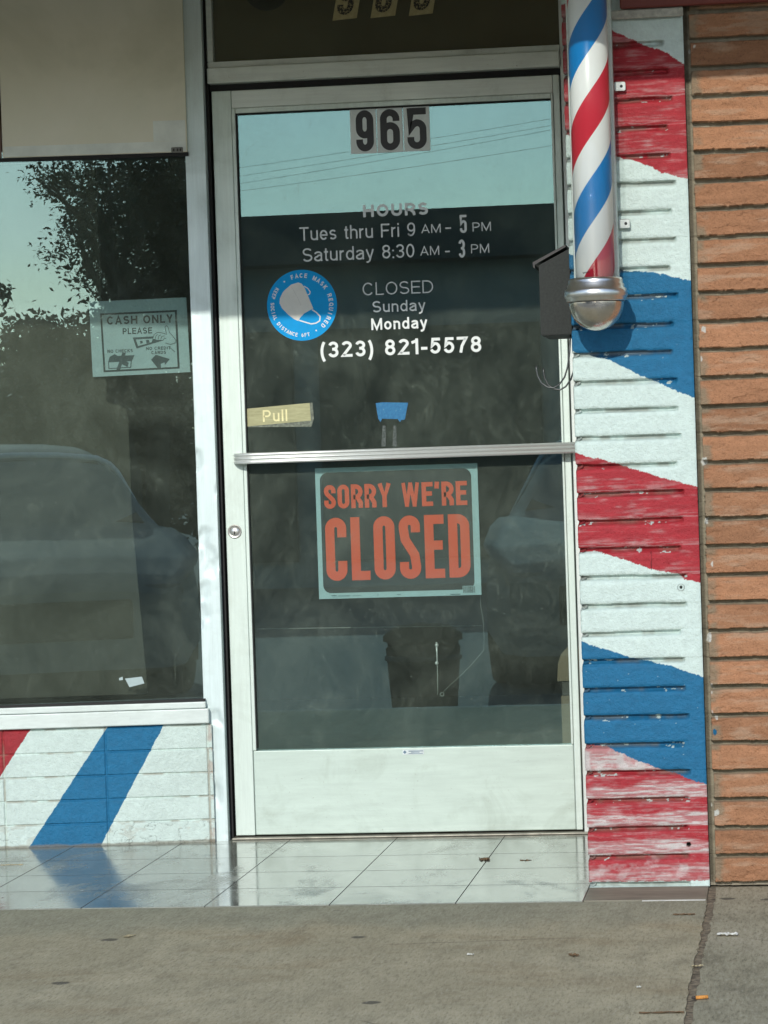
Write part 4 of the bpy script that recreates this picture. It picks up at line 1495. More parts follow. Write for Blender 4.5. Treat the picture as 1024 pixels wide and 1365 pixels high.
mb.build('small_print', [simple('print_grey', (0.15, 0.25, 0.27), 0.6)], cs)

# CASH ONLY notice behind the window
OS = OW + 0.066


def cg(x, y): return wat(110 + x / 6.4, 385 + y / 6.4, OS)


cash = thing('cash_only_notice', 'paper notice reading CASH ONLY PLEASE taped inside the display window', 'notice', cg(500, 750))
PAPER = simple('pale_blue_paper', (0.50, 0.64, 0.66), 0.7, var=0.05)
mb = MB(); flat(mb, [(55, 110), (885, 72), (920, 710), (88, 752)], cg, WNRM, 0, .0004); mb.build('paper', [PAPER], cash)
INK = simple('grey_ink', (0.03, 0.045, 0.05), 0.6, var=0.2)
mb = MB()
O_, I_ = [(150, 210), (805, 180), (830, 680), (180, 712)], [(166, 226), (788, 197), (812, 665), (196, 695)]
for i in range(4):
    j = (i + 1) % 4
    flat(mb, [O_[i], O_[j], I_[j], I_[i]], cg, WNRM, .0005, .0002)
mb.build('border_line', [INK], cash)
L = Letters(win_plane(OS), WNRM, 0.0008)
for s, x0, x1, yb, cap, w in (('CASH ONLY', 208, 772, 306, 70, .20), ('PLEASE', 343, 595, 388, 52, .18), ('NO CHECKS', 213, 430, 547, 28, .2), ('NO CREDIT', 543, 752, 523, 27, .2), ('CARDS', 588, 714, 558, 27, .2)):
    p0, p1 = cg(x0, yb), cg(x1, yb - .036 * (x1 - x0))
    L.text(s, wu(p0), wu(p1), p0.z, cg(x0, yb - cap).z - p0.z, w, 0, .13)
L.build('lettering', INK, cash)
mb = MB()
flat(mb, [(428, 415), (700, 400), (690, 440), (462, 510)], cg, WNRM, .0006, .0002, 0)
flat(mb, [(455, 432), (600, 424), (590, 455), (475, 488)], cg, WNRM, .0009, .0002, 1)
flat(mb, [(490, 445), (512, 442), (514, 464), (494, 468)], cg, WNRM, .0012, .0002, 0)
flat(mb, [(540, 438), (566, 434), (574, 458), (548, 466)], cg, WNRM, .0012, .0002, 0)
# the hand: palm, curled fingers and a raised thumb
flat(mb, [(600, 425), (612, 388), (640, 372), (672, 374), (700, 380), (716, 388), (712, 360), (704, 326), (716, 314), (730, 326), (742, 372), (775, 408), (798, 440), (790, 462), (752, 474), (708, 462), (690, 436), (640, 436)], cg, WNRM, .0015, .0002, 1)
L2 = Letters(lambda s, t: cg(s, -t), WNRM, 0)
for pts in ([(600, 425), (612, 388), (640, 372), (672, 374), (716, 388), (712, 360), (704, 326), (716, 314), (730, 326), (742, 372), (775, 408), (798, 440), (790, 462), (752, 474), (708, 462)],
            [(620, 430), (628, 400), (642, 388)], [(645, 432), (652, 402), (668, 392)], [(668, 430), (676, 408), (700, 400)], [(690, 436), (700, 420), (716, 424)], [(745, 500), (790, 540)]):
    for q in ribbon([(x, -y) for x, y in pts], 5, False):
        mb.face([L2.place(p.x, p.y) - WNRM * .0019 for p in q], 0)
# cheque book and cards, crossed out
flat(mb, [(218, 625), (232, 580), (275, 556), (300, 572), (445, 565), (420, 620)], cg, WNRM, .0006, .0002, 0)
flat(mb, [(218, 620), (420, 610), (416, 672), (222, 684)], cg, WNRM, .0009, .0002, 0)
flat(mb, [(226, 628), (412, 618), (408, 665), (230, 676)], cg, WNRM, .0012, .0002, 1)
flat(mb, [(290, 690), (340, 545), (370, 545), (322, 690)], cg, WNRM, .0016, .0002, 0)
flat(mb, [(340, 600), (395, 630), (385, 668), (330, 640)], cg, WNRM, .0020, .0002, 0)
flat(mb, [(585, 605), (625, 562), (745, 598), (712, 640), (680, 675), (640, 675)], cg, WNRM, .0006, .0002, 0)
flat(mb, [(668, 640), (700, 628), (705, 660), (672, 676)], cg, WNRM, .0009, .0002, 1)
mb.build('drawings', [simple('drawing_ink', (0.08, 0.11, 0.12), 0.6, var=0.25), PAPER], cash)

sc_ = thing('paper_scrap', 'small white scrap of paper stuck low on the display window', 'paper scrap', wat(180, 912, .006))
mb = MB(); flat(mb, [(166.7, 904.6), (189.2, 902), (192.6, 911), (172.6, 916)], lambda x, y: wat(x, y, oww(wu(wat(x, y)))), WNRM, .0012, .0005)
flat(mb, [(158.7, 904), (163.5, 902), (164, 906.5), (159, 907)], lambda x, y: wat(x, y, oww(wu(wat(x, y)))), WNRM, .0012, .0005)
mb.build('scrap_sheet', [simple('scrap_paper', (0.42, 0.52, 0.52), 0.7, var=0.08)], sc_)

# ------------------------------------------------------------------ barber pole
SO_ = 0.130
YB = YP - SO_
ctop = at(787.5, 120, (0, 1, 0), YB)
pc = at(797, 380, (0, 1, 0), YB)
PXC = at(788.5, 200, (0, 1, 0), YB).x


def bz(y): return at(797, y, (0, 1, 0), YB).z


pole = thing('barber_pole', 'glass barber pole with red, white and blue spiral above a chrome dome', 'barber pole', (PXC, YB, bz(440)))
k = NT('barber_stripes')
v = k.coord()
sep = k.n('SeparateXYZ'); k.l(v, sep.inputs[0])
th = k.math('ARCTAN2', sep.outputs[0], k.math('MULTIPLY', sep.outputs[1], -1.0))
PERIOD = bz(14) - bz(14 + 224)
ZC = bz(74) - bz(440)                                  # lower edge of a blue band on the front line, above the thing's origin
ph = k.math('FRACT', k.math('ADD', k.math('SUBTRACT', k.math('DIVIDE', k.math('SUBTRACT', sep.outputs[2], ZC), PERIOD), k.math('DIVIDE', th, 2 * PI)), 20.0))
c = k.ramp(ph, [(0.0, (.0, .21, .56)), (0.262, (.86, .88, .85)), (0.498, (.60, .02, .045)), (0.762, (.86, .88, .85))], 'CONSTANT')
c = k.mix(k.ramp(k.noise(12, k.coord((1, 1, .2)), 4, .6), [(.5, 0.0), (.8, .12)]), c, (.55, .52, .45))
k.set(Base_Color=c, Roughness=0.28, Specular_IOR_Level=0.35)
STR = k.m
zb0, ztop = bz(372), 2.36
mb = MB(); mb.lathe([(0.0, zb0 - .002), (.0475, zb0 - .002), (.0475, ztop), (0, ztop)], (PXC, YB), 64)
drum = mb.build('striped_cylinder', [STR], pole)
# small maker's scribble low on the drum
mb = MB()
for i in range(16):
    t0, t1 = i / 16, (i + 1) / 16
    f = lambda t: (-0.62 + t * .42, bz(364.5) + .0025 * math.sin(t * 34) * (1 - .4 * t) + t * .002)
    (a0, z0_), (a1, z1_) = f(t0), f(t1)
    P0 = Vector((PXC + .0478 * math.sin(a0), YB - .0478 * math.cos(a0), z0_)); P1 = Vector((PXC + .0478 * math.sin(a1), YB - .0478 * math.cos(a1), z1_))
    mb.tube([P0, P1], .0006, 5)
mb.build('scribble', [BLACK_INK], drum)
mb = MB(); mb.lathe([(.0610, zb0 - .001), (.0610, ztop), (.0590, ztop), (.0590, zb0 - .001)], (PXC, YB), 64)
mb.build('glass_tube', [GLASS_TUBE], pole)
zc0, zc1 = bz(403), bz(371)
hz_ = zc1 - zc0
prof = [(.056, zc1 + .001), (.0630, zc1), (.0655, zc1 - .10 * hz_), (.0655, zc1 - .22 * hz_), (.0685, zc1 - .27 * hz_), (.0685, zc1 - .40 * hz_), (.0735, zc1 - .46 * hz_), (.0755, zc1 - .56 * hz_), (.0760, zc1 - .72 * hz_),
        (.0745, zc1 - .80 * hz_), (.0720, zc1 - .83 * hz_), (.0720, zc1 - .92 * hz_), (.0690, zc1 - .97 * hz_), (.060, zc0), (.0, zc0)]
mb = MB(); mb.lathe(prof, (PXC, YB), 72)
mb.build('collar', [simple('brushed_collar', (0.66, 0.66, 0.63), 0.28, 0.95, 0.1, 40, stretch=(1, 1, .1))], pole)
zd = bz(440)
dr_ = zc0 + .001 - zd
mb = MB(); mb.lathe([(.0660, zc0 - .0005)] + [(.0660 * math.cos(t), zc0 - .0005 - dr_ * math.sin(t)) for t in np.linspace(.04, PI / 2, 20)], (PXC, YB), 64)
k = NT('silvered_dome')
k.set(Base_Color=k.ramp(k.noise(30, k.coord(), 5, .7), [(.3, (.50, .47, .42)), (.7, (.68, .66, .61))]), Roughness=k.ramp(k.noise(18, k.coord(), 4, .6), [(.35, .14), (.7, .30)]), Metallic=0.95)
mb.build('dome', [k.m], pole)
mb = MB(); mb.lathe([(.0, ztop + .12), (.03, ztop + .115), (.055, ztop + .085), (.066, ztop + .03), (.076, ztop + .024), (.076, ztop - .005), (.058, ztop - .008)], (PXC, YB), 64)
mb.build('top_cap', [CHROME], pole)
mb = MB(); mb.box((PXC - .058, YP - .030, zb0 - .01), (PXC + .052, YP - .0125, ztop + .05), .004)
mb.build('back_plate', [ALU_FRAME], pole)
for z in (zb0 + .05, ztop - .05):
    mb = MB(); mb.box((PXC - .02, YB + .055, z - .02), (PXC + .02, YP - .029, z + .02), .004)
    mb.build('wall_arm', [ALU_FRAME], pole)
for y, x in ((115, 828), (298, 834)):
    p = at(x, y, (0, 1, 0), YP - .012)
    mb = MB(); mb.box((p.x - .016, YP - .016, p.z - .011), (p.x + .011, YP - .0135, p.z + .011), .004, 0, 3)
    t = MB(); t.lathe([(.0036, 0), (.0036, .0006), (0, .0006)], (0, 0), 16); t.bm.transform(Matrix.Translation((p.x + .001, YP - .0161, p.z)) @ Matrix.Rotation(PI / 2, 4, 'X')); mb.merge(t.bm, 1)
    mb.build('mounting_tab', [simple('painted_tab', (0.6, 0.64, 0.62), 0.5), BLACK_INK], pole)

# ------------------------------------------------------------------ mailbox on the pier's left face
YM0, YM1 = -1.065, -0.80


def bg_(x, y, Y=YM0): return at(690 + x / 6.02, 310 + y / 6.02, (0, 1, 0), Y)


mail = thing('mailbox', 'dark bronze metal mailbox with sloping lid and newspaper hooks on the side of the pier', 'mailbox', bg_(300, 825))
k = NT('dark_bronze_metal')
k.set(Base_Color=k.ramp(k.noise(160, k.coord(), 4, .7), [(.3, (.020, .023, .021)), (.7, (.036, .040, .036))]), Roughness=.65, Metallic=0.0, Specular_IOR_Level=.25)
k.bump(k.noise(400, k.coord(), 2, .5), .2, .001)
BRONZE = k.m
xr = XP0 - 0.001
body = [bg_(170, 262), bg_(186, 826)]
lo, hi = body[1].z, bg_(388, 130).z
poly = [Vector((body[0].x, YM0, body[0].z)), Vector((body[0].x, YM0, lo)), Vector((xr, YM0, lo)), Vector((xr, YM0, hi))]
mb = MB(); mb.prism(poly, (0, YM1 - YM0, 0))
bmesh.ops.bevel(mb.bm, geom=mb.bm.edges[:], offset=.0015, segments=2, affect='EDGES')
mb.build('body', [BRONZE], mail)
l0, l1 = bg_(122, 240), bg_(386, 96)
dz = Vector((0, 0, -.0045))
mb = MB()
poly = [Vector((l0.x, YM0 - .005, l0.z)), Vector((l1.x, YM0 - .005, l1.z)), Vector((l1.x, YM0 - .005, l1.z - .006)), Vector((l0.x + .005, YM0 - .005, l0.z - .006)), Vector((l0.x + .006, YM0 - .005, l0.z - .016)), Vector((l0.x + .001, YM0 - .005, l0.z - .012))]
mb.prism(poly, (0, YM1 - YM0 + .010, 0))
mb.build('lid', [simple('black_bronze', (0.022, 0.021, 0.02), 0.4, 0.3)], mail)
hk = [(428, 880), (418, 960), (402, 1080), (378, 1160), (335, 1220), (290, 1246), (240, 1240), (190, 1205), (162, 1150), (152, 1100), (150, 1068)]
IRON = simple('dark_wire', (0.10, 0.105, 0.105), 0.4, 0.6)
for Y in (YM0 + .02, YM1 - .02):
    pts = [bg_(x, y, YM0 + .02) for x, y in hk]
    pts = [Vector((min(p.x, XP0 - .003), Y, p.z)) for p in pts]
    pts[0].z = lo + .002
    mb = MB(); mb.tube(pts, .0022, 8)
    mb.build('newspaper_hook', [IRON], mail)

# ------------------------------------------------------------------ litter on the pavement
def gp(x, y): return at(x, y, (0, 0, 1), 0.0)


butt = gp(929, 1332)
cb = thing('cigarette_butt', 'orange cigarette butt lying in the pavement joint', 'cigarette butt', butt)
d_ = Vector((1, .12, 0)).normalized()
mb = MB(); mb.tube([butt + d_ * -.002 + Vector((0, 0, .003)), butt + d_ * .022 + Vector((0, 0, .004))], .0036, 12); mb.build('filter', [simple('orange_filter', (0.62, 0.27, 0.06), 0.8, var=.2, nscale=300)], cb)
mb = MB(); mb.tube([butt - d_ * .010 + Vector((0, 0, .003)), butt - d_ * .0022 + Vector((0, 0, .003))], [.0025, .0034], 10); mb.build('burnt_end', [simple('ash', (0.06, 0.05, 0.045), 0.95)], cb)


def crumpled(name, label, cat, centre, sx, sy, mat, h=.006, rot=0.0, group=None):
    mb = MB()
    n, m_ = 9, 6
    vs = []
    for i in range(n):
        row = []
        for j in range(m_):
            x = (i / (n - 1) - .5) * sx; y = (j / (m_ - 1) - .5) * sy * (1 + .3 * math.sin(i * 1.9))
            z = .001 + h * abs(math.sin(i * 1.3 + j * 2.1 + sx * 99)) * random.uniform(.4, 1)
            row.append(mb.bm.verts.new(centre + Vector((x * math.cos(rot) - y * math.sin(rot), x * math.sin(rot) + y * math.cos(rot), z))))
        vs.append(row)
    for i in range(n - 1):
        for j in range(m_ - 1):
            mb.bm.faces.new([vs[i][j], vs[i + 1][j], vs[i + 1][j + 1], vs[i][j + 1]])
    o = mb.build(name, [mat])
    tag(o, label, cat, group)
    return o


WPAPER = simple('white_litter', (0.66, 0.66, 0.6), 0.8, var=.1)
DRY = simple('dry_leaf', (0.16, 0.10, 0.05), 0.8, var=.4, nscale=90)
STRAW = simple('straw', (0.42, 0.36, 0.22), 0.8, var=.3, nscale=90)
crumpled('paper_litter', 'crumpled white strip of paper on the rough slab right of the joint', 'litter', gp(970, 1247), .045, .022, WPAPER, .006, -.1)
crumpled('paper_litter', 'tiny white paper crumb on the open pavement in front of the door', 'litter', gp(627, 1274), .014, .012, WPAPER, .005)
crumpled('dry_leaf', 'curled brown dead leaf on the tiles in front of the door', 'dead leaf', gp(646, 1147), .026, .05, DRY, .007, .2)
crumpled('dry_leaf', 'thin dark leaf lying flat on the tiles beside the pier', 'dead leaf', gp(701, 1148), .03, .012, DRY, .004, .1)
crumpled('dry_leaf', 'small dark twisted leaf in the middle of the pavement', 'dead leaf', gp(765, 1275), .016, .022, DRY, .006, .5)
crumpled('straw_bit', 'pale dry straw on the tiles at the foot of the low wall', 'straw', gp(16, 1154), .062, .012, STRAW, .003, .1)
crumpled('straw_bit', 'pale bit of straw on the pavement in front of the tiles', 'straw', gp(172, 1249), .016, .034, STRAW, .004, -.3)
crumpled('straw_bit', 'short pale straw lying across the joint dirt', 'straw', gp(930, 1289), .024, .01, STRAW, .004, .1)
crumpled('twig', 'long thin dark twig near the bottom edge of the pavement', 'twig', gp(882, 1351), .085, .012, DRY, .003, .05)
crumpled('twig', 'short dark twig on the pavement below the tiles near the pier', 'twig', gp(912, 1220), .05, .012, DRY, .003, .02)
crumpled('pebble', 'small pale stone on the pavement near the pier', 'pebble', gp(852, 1318), .009, .012, WPAPER, .006)

# ------------------------------------------------------------------ shop interior
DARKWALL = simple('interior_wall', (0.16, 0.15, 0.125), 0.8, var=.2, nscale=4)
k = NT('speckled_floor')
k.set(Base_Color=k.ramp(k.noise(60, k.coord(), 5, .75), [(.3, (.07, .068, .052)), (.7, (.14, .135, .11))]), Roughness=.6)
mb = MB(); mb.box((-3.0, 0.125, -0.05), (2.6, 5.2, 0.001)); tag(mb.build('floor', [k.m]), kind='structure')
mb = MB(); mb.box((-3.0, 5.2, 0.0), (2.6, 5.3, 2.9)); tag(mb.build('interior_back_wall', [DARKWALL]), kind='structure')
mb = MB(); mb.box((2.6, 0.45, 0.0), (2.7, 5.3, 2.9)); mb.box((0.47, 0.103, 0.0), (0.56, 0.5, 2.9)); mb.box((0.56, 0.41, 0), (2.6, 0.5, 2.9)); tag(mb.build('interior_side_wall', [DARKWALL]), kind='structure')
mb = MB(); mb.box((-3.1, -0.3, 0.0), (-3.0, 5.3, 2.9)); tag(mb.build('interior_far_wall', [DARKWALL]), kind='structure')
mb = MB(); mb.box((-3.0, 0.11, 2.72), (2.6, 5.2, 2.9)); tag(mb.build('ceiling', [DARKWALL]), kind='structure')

ch = thing('wooden_stand', 'tan wooden stand with a rounded top just inside the door on the hinge side', 'stand', (0.44, 0.35, 0))
TANW = simple('tan_wood', (0.25, 0.19, 0.11), 0.5, var=.12, nscale=8, stretch=(1, 1, .1))


def ig(x, y, Y=0.30): return at(x, y, (0, 1, 0), Y)


p = [ig(757, 862), ig(748, 872), ig(744, 885), ig(743, 905)]
zlow = 0.003
pts = [Vector((.455, .30, p[0].z + .01)), *p, Vector((p[3].x, .30, ig(743, 908).z)), Vector((.455, .30, ig(743, 908).z))]
mb = MB(); mb.prism(pts, (0, .04, 0)); mb.build('rounded_top', [TANW], ch)
x0 = ig(748, 940).x
mb = MB(); mb.box((x0, .305, zlow), (.455, .335, ig(743, 928).z), .003); mb.build('post', [TANW], ch)
mb = MB(); mb.box((x0 + .004, .31, ig(743, 927.5).z), (.452, .332, ig(743, 908.5).z)); mb.build('band', [simple('dark_band', (0.09, 0.085, 0.07), 0.6)], ch)

cd = thing('ring_pull', 'thin pale pull cord with a ring hanging behind the lower door glass', 'cord', at(583, 850, (0, 1, 0), .06))


def kg(x, y): return at(x, y, (0, 1, 0), 0.06)


SHINY = simple('bright_metal', (0.85, 0.88, 0.85), 0.3, 0.3)
mb = MB(); mb.tube([kg(582, 856), kg(583, 884)], .0026, 8); mb.build('rod', [SHINY], cd)
for y in (860, 884):
    mb = MB(); t = MB(); q = kg(582.3, y); t.lathe([(.0055 * math.sin(a_), .0055 * math.cos(a_)) for a_ in np.linspace(0, PI, 9)], (0, 0), 12); t.bm.transform(Matrix.Translation(q)); mb.merge(t.bm); mb.build('bead', [SHINY], cd)
PALEC = simple('grey_cord', (0.30, 0.32, 0.29), 0.7)
mb = MB(); mb.tube([kg(583, 885), kg(583.5, 905), kg(583.5, 926)], .0019, 6); mb.build('lower_cord', [PALEC], cd)
mb = MB(); q = kg(589.5, 925.5)
mb.tube([q + Vector((.0052 * math.cos(a_), 0, .0052 * math.sin(a_))) for a_ in np.linspace(0, 2 * PI, 17)], .0014, 6, cap=False); mb.build('ring', [PALEC], cd)
mb = MB(); mb.tube([kg(591, 922), kg(606, 908), kg(625, 890), kg(645, 867), kg(645.5, 850), kg(644, 825), kg(641, 808), kg(640, 790)], .0007, 5); mb.build('slack_cord', [PALEC], cd)
wr_ = thing('pale_line', 'added thin pale line running across behind the door glass', 'trim strip', (-.1, .4, .5))
mb = MB(); mb.tube([at(343, 838.5, (0, 1, 0), .4), at(642, 834, (0, 1, 0), .4)], .0016, 6); mb.build('strip', [PALEC], wr_)  # added strip, only draws a thin pale line behind the glass

# ------------------------------------------------------------------ canopy over the pavement
YF = -2.0
ZF = 1.9665 + 0.44 * (abs(YF) - abs(YP))
SOF = simple('olive_brown_soffit', (0.50, 0.45, 0.33), 0.8, var=.12, nscale=5)
can = thing('canopy', 'flat brown canopy roof sheltering the shop entrance', 'canopy', (0, -1, 2.75))
mb = MB(); mb.box((-6, YF + .06, 2.76), (6, 0.105, 2.95)); mb.build('soffit', [SOF], can)
mb = MB(); mb.box((-6, YF, ZF), (6, YF + .0595, 3.1), .004); mb.build('fascia', [SOF], can)
mb = MB(); mb.box((-6, 0.106, 2.905), (6, 6, 3.1)); mb.build('roof_deck', [SOF], can)


def bounce(px, py, Y):              # where a pixel of the door glass looks after reflection
    p = at(px, py, (0, 1, 0), YG)
    d = np.array(p) - CAM
    d[1] = -d[1]
    t = (Y - p.y) / d[1]
    return Vector((p.x + d[0] * t, Y, p.z + d[2] * t))


b_ = bounce(356, 14, -1.35)
lamp = thing('canopy_lamp', 'dark unlit globe lamp hanging under the canopy', 'lamp', b_)
mb = MB(); mb.lathe([(.075 * math.sin(a_), b_.z + .075 - .075 * math.cos(a_)) for a_ in np.linspace(0, PI, 16)], (b_.x, b_.y), 24); mb.build('globe', [BLACK_INK], lamp)
mb = MB(); mb.tube([(b_.x, b_.y, b_.z + .149), (b_.x, b_.y, 2.76)], .008); mb.build('stem', [BLACK_INK], lamp)

# ------------------------------------------------------------------ across the street (seen in the glass)
ZS = -0.28


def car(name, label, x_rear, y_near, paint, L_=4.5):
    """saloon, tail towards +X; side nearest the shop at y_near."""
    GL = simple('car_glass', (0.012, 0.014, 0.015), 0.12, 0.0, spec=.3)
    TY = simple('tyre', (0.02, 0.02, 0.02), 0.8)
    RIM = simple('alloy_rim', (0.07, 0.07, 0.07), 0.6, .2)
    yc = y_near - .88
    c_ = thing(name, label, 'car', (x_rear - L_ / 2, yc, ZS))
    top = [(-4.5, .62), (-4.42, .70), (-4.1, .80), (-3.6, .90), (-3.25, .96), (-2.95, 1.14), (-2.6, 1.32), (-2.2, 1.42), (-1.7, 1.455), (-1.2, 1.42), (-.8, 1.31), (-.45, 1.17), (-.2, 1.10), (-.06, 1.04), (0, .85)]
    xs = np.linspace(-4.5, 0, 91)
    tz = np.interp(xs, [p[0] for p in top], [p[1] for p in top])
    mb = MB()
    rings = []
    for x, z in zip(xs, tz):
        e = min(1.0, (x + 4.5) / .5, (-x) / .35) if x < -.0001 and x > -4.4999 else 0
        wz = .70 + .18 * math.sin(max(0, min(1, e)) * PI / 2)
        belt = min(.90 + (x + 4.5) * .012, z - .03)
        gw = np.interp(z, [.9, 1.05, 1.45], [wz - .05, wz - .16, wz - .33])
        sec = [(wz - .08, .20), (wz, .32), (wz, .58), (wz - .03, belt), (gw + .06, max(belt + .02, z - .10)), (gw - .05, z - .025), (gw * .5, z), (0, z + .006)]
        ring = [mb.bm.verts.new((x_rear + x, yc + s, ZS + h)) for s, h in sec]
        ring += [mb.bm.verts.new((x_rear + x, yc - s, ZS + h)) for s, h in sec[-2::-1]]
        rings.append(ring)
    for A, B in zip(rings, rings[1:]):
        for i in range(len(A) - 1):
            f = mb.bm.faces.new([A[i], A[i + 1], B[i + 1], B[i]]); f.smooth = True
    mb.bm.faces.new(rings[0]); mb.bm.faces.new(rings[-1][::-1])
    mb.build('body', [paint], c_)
    mb = MB(); mb.box((x_rear - L_ + .5, yc - .78, ZS + .02), (x_rear - .4, yc + .78, ZS + .24)); mb.build('underbody', [TY], c_)
    for side in (1, -1):
        def sp(x, h):
            z = np.interp(x, [p[0] for p in top], [p[1] for p in top]); e = min(1, (x + 4.5) / .5, -x / .35)
            wz = .70 + .18 * math.sin(e * PI / 2); gw = np.interp(z, [.9, 1.05, 1.45], [wz - .05, wz - .16, wz - .33]) + .06
            belt = .90 + (x + 4.5) * .012
            t = (h - belt) / max(z - .10 - belt, .05)
            return Vector((x_rear + x, yc + side * (wz - .03 + (gw - wz + .03) * t + .006), ZS + h))
        for poly in ([(-2.72, .95), (-2.30, 1.30), (-1.98, 1.335), (-1.98, .95)], [(-1.92, .95), (-1.92, 1.338), (-1.4, 1.325), (-1.05, 1.255), (-.92, 1.19), (-.98, 1.02), (-1.1, .955)]):
            mb = MB(); a_ = [sp(x, h) for x, h in poly]; mb.prism(a_, (0, -side * .02, 0)); mb.build('side_window', [GL], c_)
        for xw in (-.79, -3.55):
            t = MB(); t.lathe([(.20, -.09), (.315, -.095), (.33, -.07), (.33, .07), (.315, .095), (.20, .09), (0, .06)], (0, 0), 36)
            M = Matrix.Translation((x_rear + xw, yc + side * .80, ZS + .33)) @ Matrix.Rotation(-side * PI / 2, 4, 'X')
            t.bm.transform(M); wl_ = t.build('wheel', [TY], c_)
            t = MB(); t.lathe([(.205, .080), (.19, .098), (.05, .092), (0, .1)], (0, 0), 30); t.bm.transform(M); t.build('rim', [RIM], wl_)
            mb = MB(); ar = [Vector((x_rear + xw + .41 * math.cos(a_), yc + side * .888, ZS + .33 + .41 * math.sin(a_))) for a_ in np.linspace(-.32, PI + .32, 24)]
            mb.prism(ar, (0, -side * .05, 0)); mb.build('wheel_arch', [TY], c_)
    def mid(x, f, lift=.012):
        z = np.interp(x, [p[0] for p in top], [p[1] for p in top]); gw = np.interp(z, [.9, 1.05, 1.45], [.83, .72, .55])
        return Vector((x_rear + x, yc + f * gw, ZS + z + lift - .03 * abs(f)))
    for nm, pts in (('windscreen', [(-3.2, -.92), (-2.5, -.88), (-2.5, .88), (-3.2, .92)]), ('rear_window', [(-.85, -.85), (-.28, -.85), (-.28, .85), (-.85, .85)])):
        mb = MB(); q_ = [mid(x, f) for x, f in pts]; mb.prism([q_[0], q_[1], (q_[1] + q_[2]) / 2 + Vector((0, 0, .025)), q_[2], q_[3], (q_[3] + q_[0]) / 2 + Vector((0, 0, .02))], (0, 0, -.03)); mb.build(nm, [GL], c_)
    mb = MB(); mb.box((x_rear - L_ - .012, yc - .42, ZS + .36), (x_rear - L_ + .08, yc + .42, ZS + .58), .02); mb.build('grille', [TY], c_)
    xt = -2.42; zt_ = float(np.interp(xt, [p[0] for p in top], [p[1] for p in top])); gw_ = float(np.interp(zt_, [.9, 1.05, 1.45], [.83, .72, .55]))
    arc_ = [(.86, .93), (gw_ + .08, zt_ - .10), (gw_ + .03, zt_ - .05), (gw_ - .05, zt_ - .012), (gw_ * .5, zt_ + .012), (0, zt_ + .02)]
    mb = MB(); mb.tube([(x_rear + xt, yc + s_, ZS + h_) for s_, h_ in arc_] + [(x_rear + xt, yc - s_, ZS + h_) for s_, h_ in arc_[-2::-1]], .018, 8); mb.build('roof_highlight', [simple('painted_roof_highlight', (.8, .82, .82), .4)], c_)  # added pale strip, imitates the sunlit rim of the roof
    HL = simple('headlight', (0.12, 0.13, 0.13), .3)
    for s in (1, -1):
        mb = MB(); mb.box((x_rear - L_ + .03, yc + s * .48, ZS + .52), (x_rear - L_ + .22, yc + s * .73, ZS + .66), .03); mb.build('headlight', [HL], c_)
    TL = simple('tail_light', (0.35, 0.02, 0.02), .2)
    for s in (1, -1):
        mb = MB(); mb.box((x_rear - .06, yc + s * .72, ZS + .72), (x_rear + .004, yc + s * .48, ZS + .86), .01)
        mb.build('tail_light', [TL], c_)
    return c_


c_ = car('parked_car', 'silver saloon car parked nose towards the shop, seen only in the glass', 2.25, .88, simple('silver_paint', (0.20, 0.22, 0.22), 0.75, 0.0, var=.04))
c_.location = (0.08, -8.95 - 2.25, ZS)
c_.rotation_euler = (0, 0, -PI / 2)
c_.scale = (1, 1, 1.07)

lb = thing('litter_bin', 'dark round litter bin by the parked car, seen only in the door glass', 'litter bin', (-0.97, -7.6, ZS))
BINM = simple('dark_bin', (0.02, 0.023, 0.027), .95, spec=.05)
mb = MB(); mb.lathe([(r_ * .85, z_ * .60 + ZS) for r_, z_ in [(0, .0), (.20, .0), (.205, .04), (.235, .60), (.225, .62), (.225, .66), (.25, .67), (.25, .72), (.17, .80), (0, .83)]], (-0.97, -7.6), 32); mb.build('body', [BINM], lb)
mb = MB(); mb.lathe([(r_ * .85, z_ * .60 + ZS) for r_, z_ in [(.243, .50), (.243, .54), (.233, .545), (.233, .495), (.243, .50)]], (-0.97, -7.6), 32); mb.build('band', [simple('bin_band', (.04, .042, .045), .6)], lb)
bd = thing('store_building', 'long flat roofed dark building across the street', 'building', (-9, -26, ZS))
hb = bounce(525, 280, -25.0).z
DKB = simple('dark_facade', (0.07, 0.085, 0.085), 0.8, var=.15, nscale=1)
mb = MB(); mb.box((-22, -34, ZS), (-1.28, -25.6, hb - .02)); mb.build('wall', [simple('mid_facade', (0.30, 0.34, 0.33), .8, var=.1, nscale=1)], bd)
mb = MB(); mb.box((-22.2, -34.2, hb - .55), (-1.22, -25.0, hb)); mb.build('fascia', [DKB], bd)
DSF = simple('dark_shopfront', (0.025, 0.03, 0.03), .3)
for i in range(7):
    mb = MB(); mb.box((-21 + i * 2.8, -25.59, ZS + .3), (-18.5 + i * 2.8, -25.5, 2.62)); mb.build('shop_window', [DSF], bd)


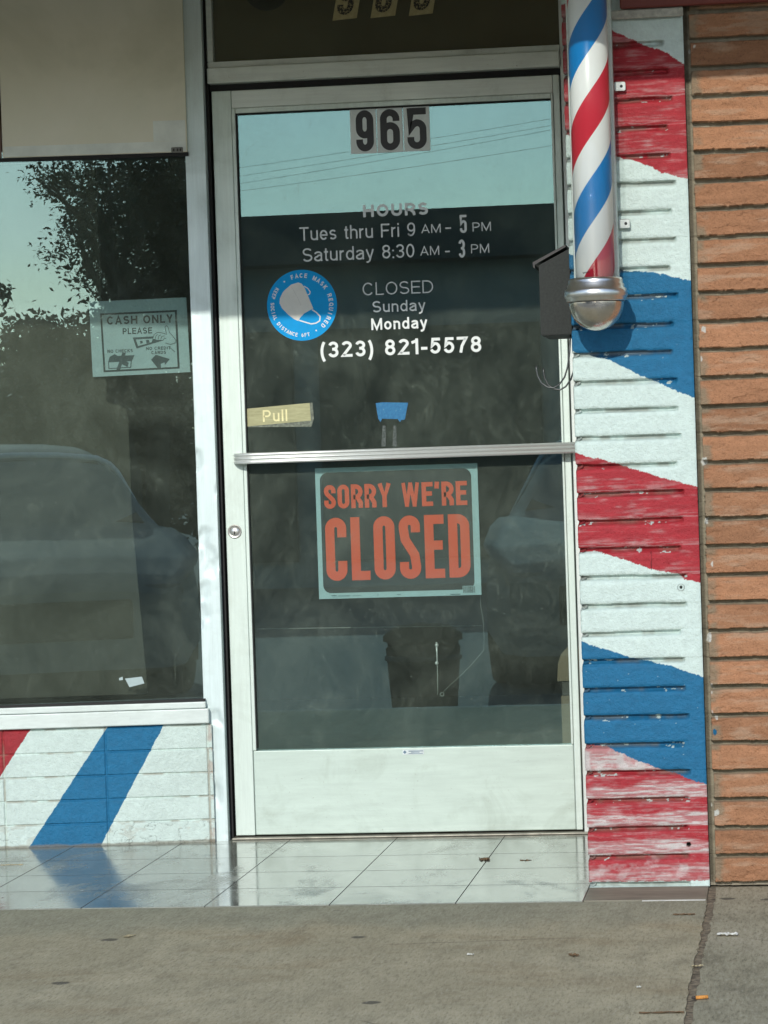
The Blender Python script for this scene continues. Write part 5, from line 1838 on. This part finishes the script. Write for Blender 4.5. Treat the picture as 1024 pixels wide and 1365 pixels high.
def tree(name, label, base, crown, n, seed, leafc, spread=1.0, limbs=7, leaf=.075, xmin=-99):
    rnd = random.Random(seed)
    t_ = thing(name, label, 'tree', base)
    bx_, by_, bz_ = base
    bark = simple('bark', (0.09, 0.07, 0.05), .9, var=.3, nscale=8)
    cx_, cy_, cz_, rx_, ry_, rz_ = crown
    mb = MB(); mb.tube([(bx_, by_, bz_ - .1), (bx_ + .1, by_, bz_ + (cz_ - bz_) * .5), (cx_, cy_, cz_ + rz_ * .3)], [.16, .12, .03], 9)
    tips = []
    for i in range(limbs):
        a_ = rnd.uniform(0, 2 * PI); e = rnd.uniform(-.3, .9)
        s = Vector((bx_ + (cx_ - bx_) * .6, by_, bz_ + (cz_ - bz_) * rnd.uniform(.55, .95)))
        tip = Vector((cx_ + rx_ * math.cos(a_) * .95, cy_ + ry_ * math.sin(a_) * .95, cz_ + rz_ * e))
        mid = (s + tip) / 2 + Vector((0, 0, rnd.uniform(0, .25)))
        mb.tube([s, mid, tip], [.05, .028, .008], 6)
        tips += [mid, tip]
        for q_ in range(3):
            tw_ = mid.lerp(tip, rnd.uniform(.2, 1)) + Vector((rnd.gauss(0, .25), rnd.gauss(0, .25), rnd.gauss(.05, .22))) * spread
            mb.tube([mid.lerp(tip, .4), tw_], [.014, .004], 5); tips.append(tw_)
    mb.build('trunk', [bark], t_)
    verts, faces = [], []
    clumps = tips + [Vector((cx_ + rx_ * rnd.gauss(0, .45), cy_ + ry_ * rnd.gauss(0, .45), cz_ + rz_ * rnd.gauss(0, .45))) for _ in range(int(limbs * 3 * spread))]
    for i in range(n):
        c0 = rnd.choice(clumps)
        p = c0 + Vector((rnd.gauss(0, .17), rnd.gauss(0, .17), rnd.gauss(0, .13))) * spread
        d1 = Vector((rnd.gauss(0, 1), rnd.gauss(0, 1), rnd.gauss(-.3, .7))).normalized()
        d2 = d1.cross(Vector((rnd.gauss(0, 1), rnd.gauss(0, 1), rnd.gauss(0, 1)))).normalized()
        if p.x < xmin: p.x = 2 * xmin - p.x
        s = leaf * rnd.uniform(.6, 1.4)
        b = len(verts)
        verts += [p - d1 * s, p + d2 * s * .42, p + d1 * s, p - d2 * s * .42]
        faces.append((b, b + 1, b + 2, b + 3))
    me = bpy.data.meshes.new('crown'); me.from_pydata([tuple(v_) for v_ in verts], [], faces)
    k = NT('leaves')
    k.set(Base_Color=k.ramp(k.noise(1.8, k.coord(), 3, .6), [(.3, tuple(x * .6 for x in leafc)), (.7, leafc)]), Roughness=.6)
    link_mesh('crown', me, [k.m], t_)
    return t_


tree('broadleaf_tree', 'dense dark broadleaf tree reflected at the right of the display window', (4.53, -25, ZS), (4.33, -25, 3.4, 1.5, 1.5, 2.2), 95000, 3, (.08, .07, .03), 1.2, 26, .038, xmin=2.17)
tree('feathery_tree', 'loose feathery tree with thin branches reflected in the middle of the display window', (3.07, -24, ZS), (2.52, -24, 3.75, .62, .8, .9), 5200, 8, (.05, .075, .035), .60, 10, .028, xmin=1.57)
tree('small_tree', 'small dark tree reflected at the left edge of the display window', (3.87, -55, ZS), (4.02, -55, 4.35, 1.1, .9, .9), 6000, 5, (.05, .07, .035), .9, 9, .10)
tree('shrub_tree', 'low bushy tree reflected above the notice in the display window', (2.67, -23.5, ZS), (2.57, -23.5, 2.25, .95, .7, .8), 12000, 12, (.07, .05, .025), .8, 12, .042, xmin=1.47)
tree('leafy_hedge', 'leafy hedge reflected low in the display window', (4.2, -27, ZS), (4.2, -27, 1.35, 3.6, .6, 1.15), 34000, 21, (.06, .065, .03), 1.3, 30, .10, xmin=0.6)

WIRE = simple('black_cable', (0.01, 0.01, 0.01), .6)
POLEM = simple('weathered_pole', (0.16, 0.12, 0.08), .9, var=.2, nscale=5)
wl = []
for i, (yl, yr, lab) in enumerate(((225, 160, 'topmost overhead cable reflected in the door glass'), (236, 169, 'second overhead cable reflected in the door glass'), (246, 175, 'third overhead cable reflected in the door glass'), (256, 196, 'lowest overhead cable reflected in the door glass'))):
    A, B = bounce(320, yl, -66.0), bounce(733, yr, -58.0)
    d_ = (B - A)
    pts = [A + d_ * t + Vector((0, 0, .10 * (t - .5) ** 2)) for t in np.linspace(-1.6, 2.6, 31)]
    mb = MB(); mb.tube(pts, .004, 5); o = mb.build('overhead_cable', [WIRE]); tag(o, lab, 'cable', 'overhead cables across the street')
    wl.append((pts[0], pts[-1]))
for e, lab in ((0, 'wooden utility pole at the far end of the cables'), (1, 'wooden utility pole at the near end of the cables')):
    q = [w_[e] for w_ in wl]
    zt_ = max(p.z for p in q) + .5
    up_ = thing('utility_pole', lab, 'utility pole', (q[0].x, q[0].y, ZS))
    mb = MB(); mb.tube([(q[0].x, q[0].y - .14, ZS), (q[0].x, q[0].y - .14, zt_)], [.16, .11], 12); mb.build('shaft', [POLEM], up_)
    mb = MB(); mb.box((q[0].x - .06, q[0].y - .2, zt_ - .4), (q[0].x + .06, q[0].y + .6, zt_ - .28), .01); mb.build('crossarm', [POLEM], up_)
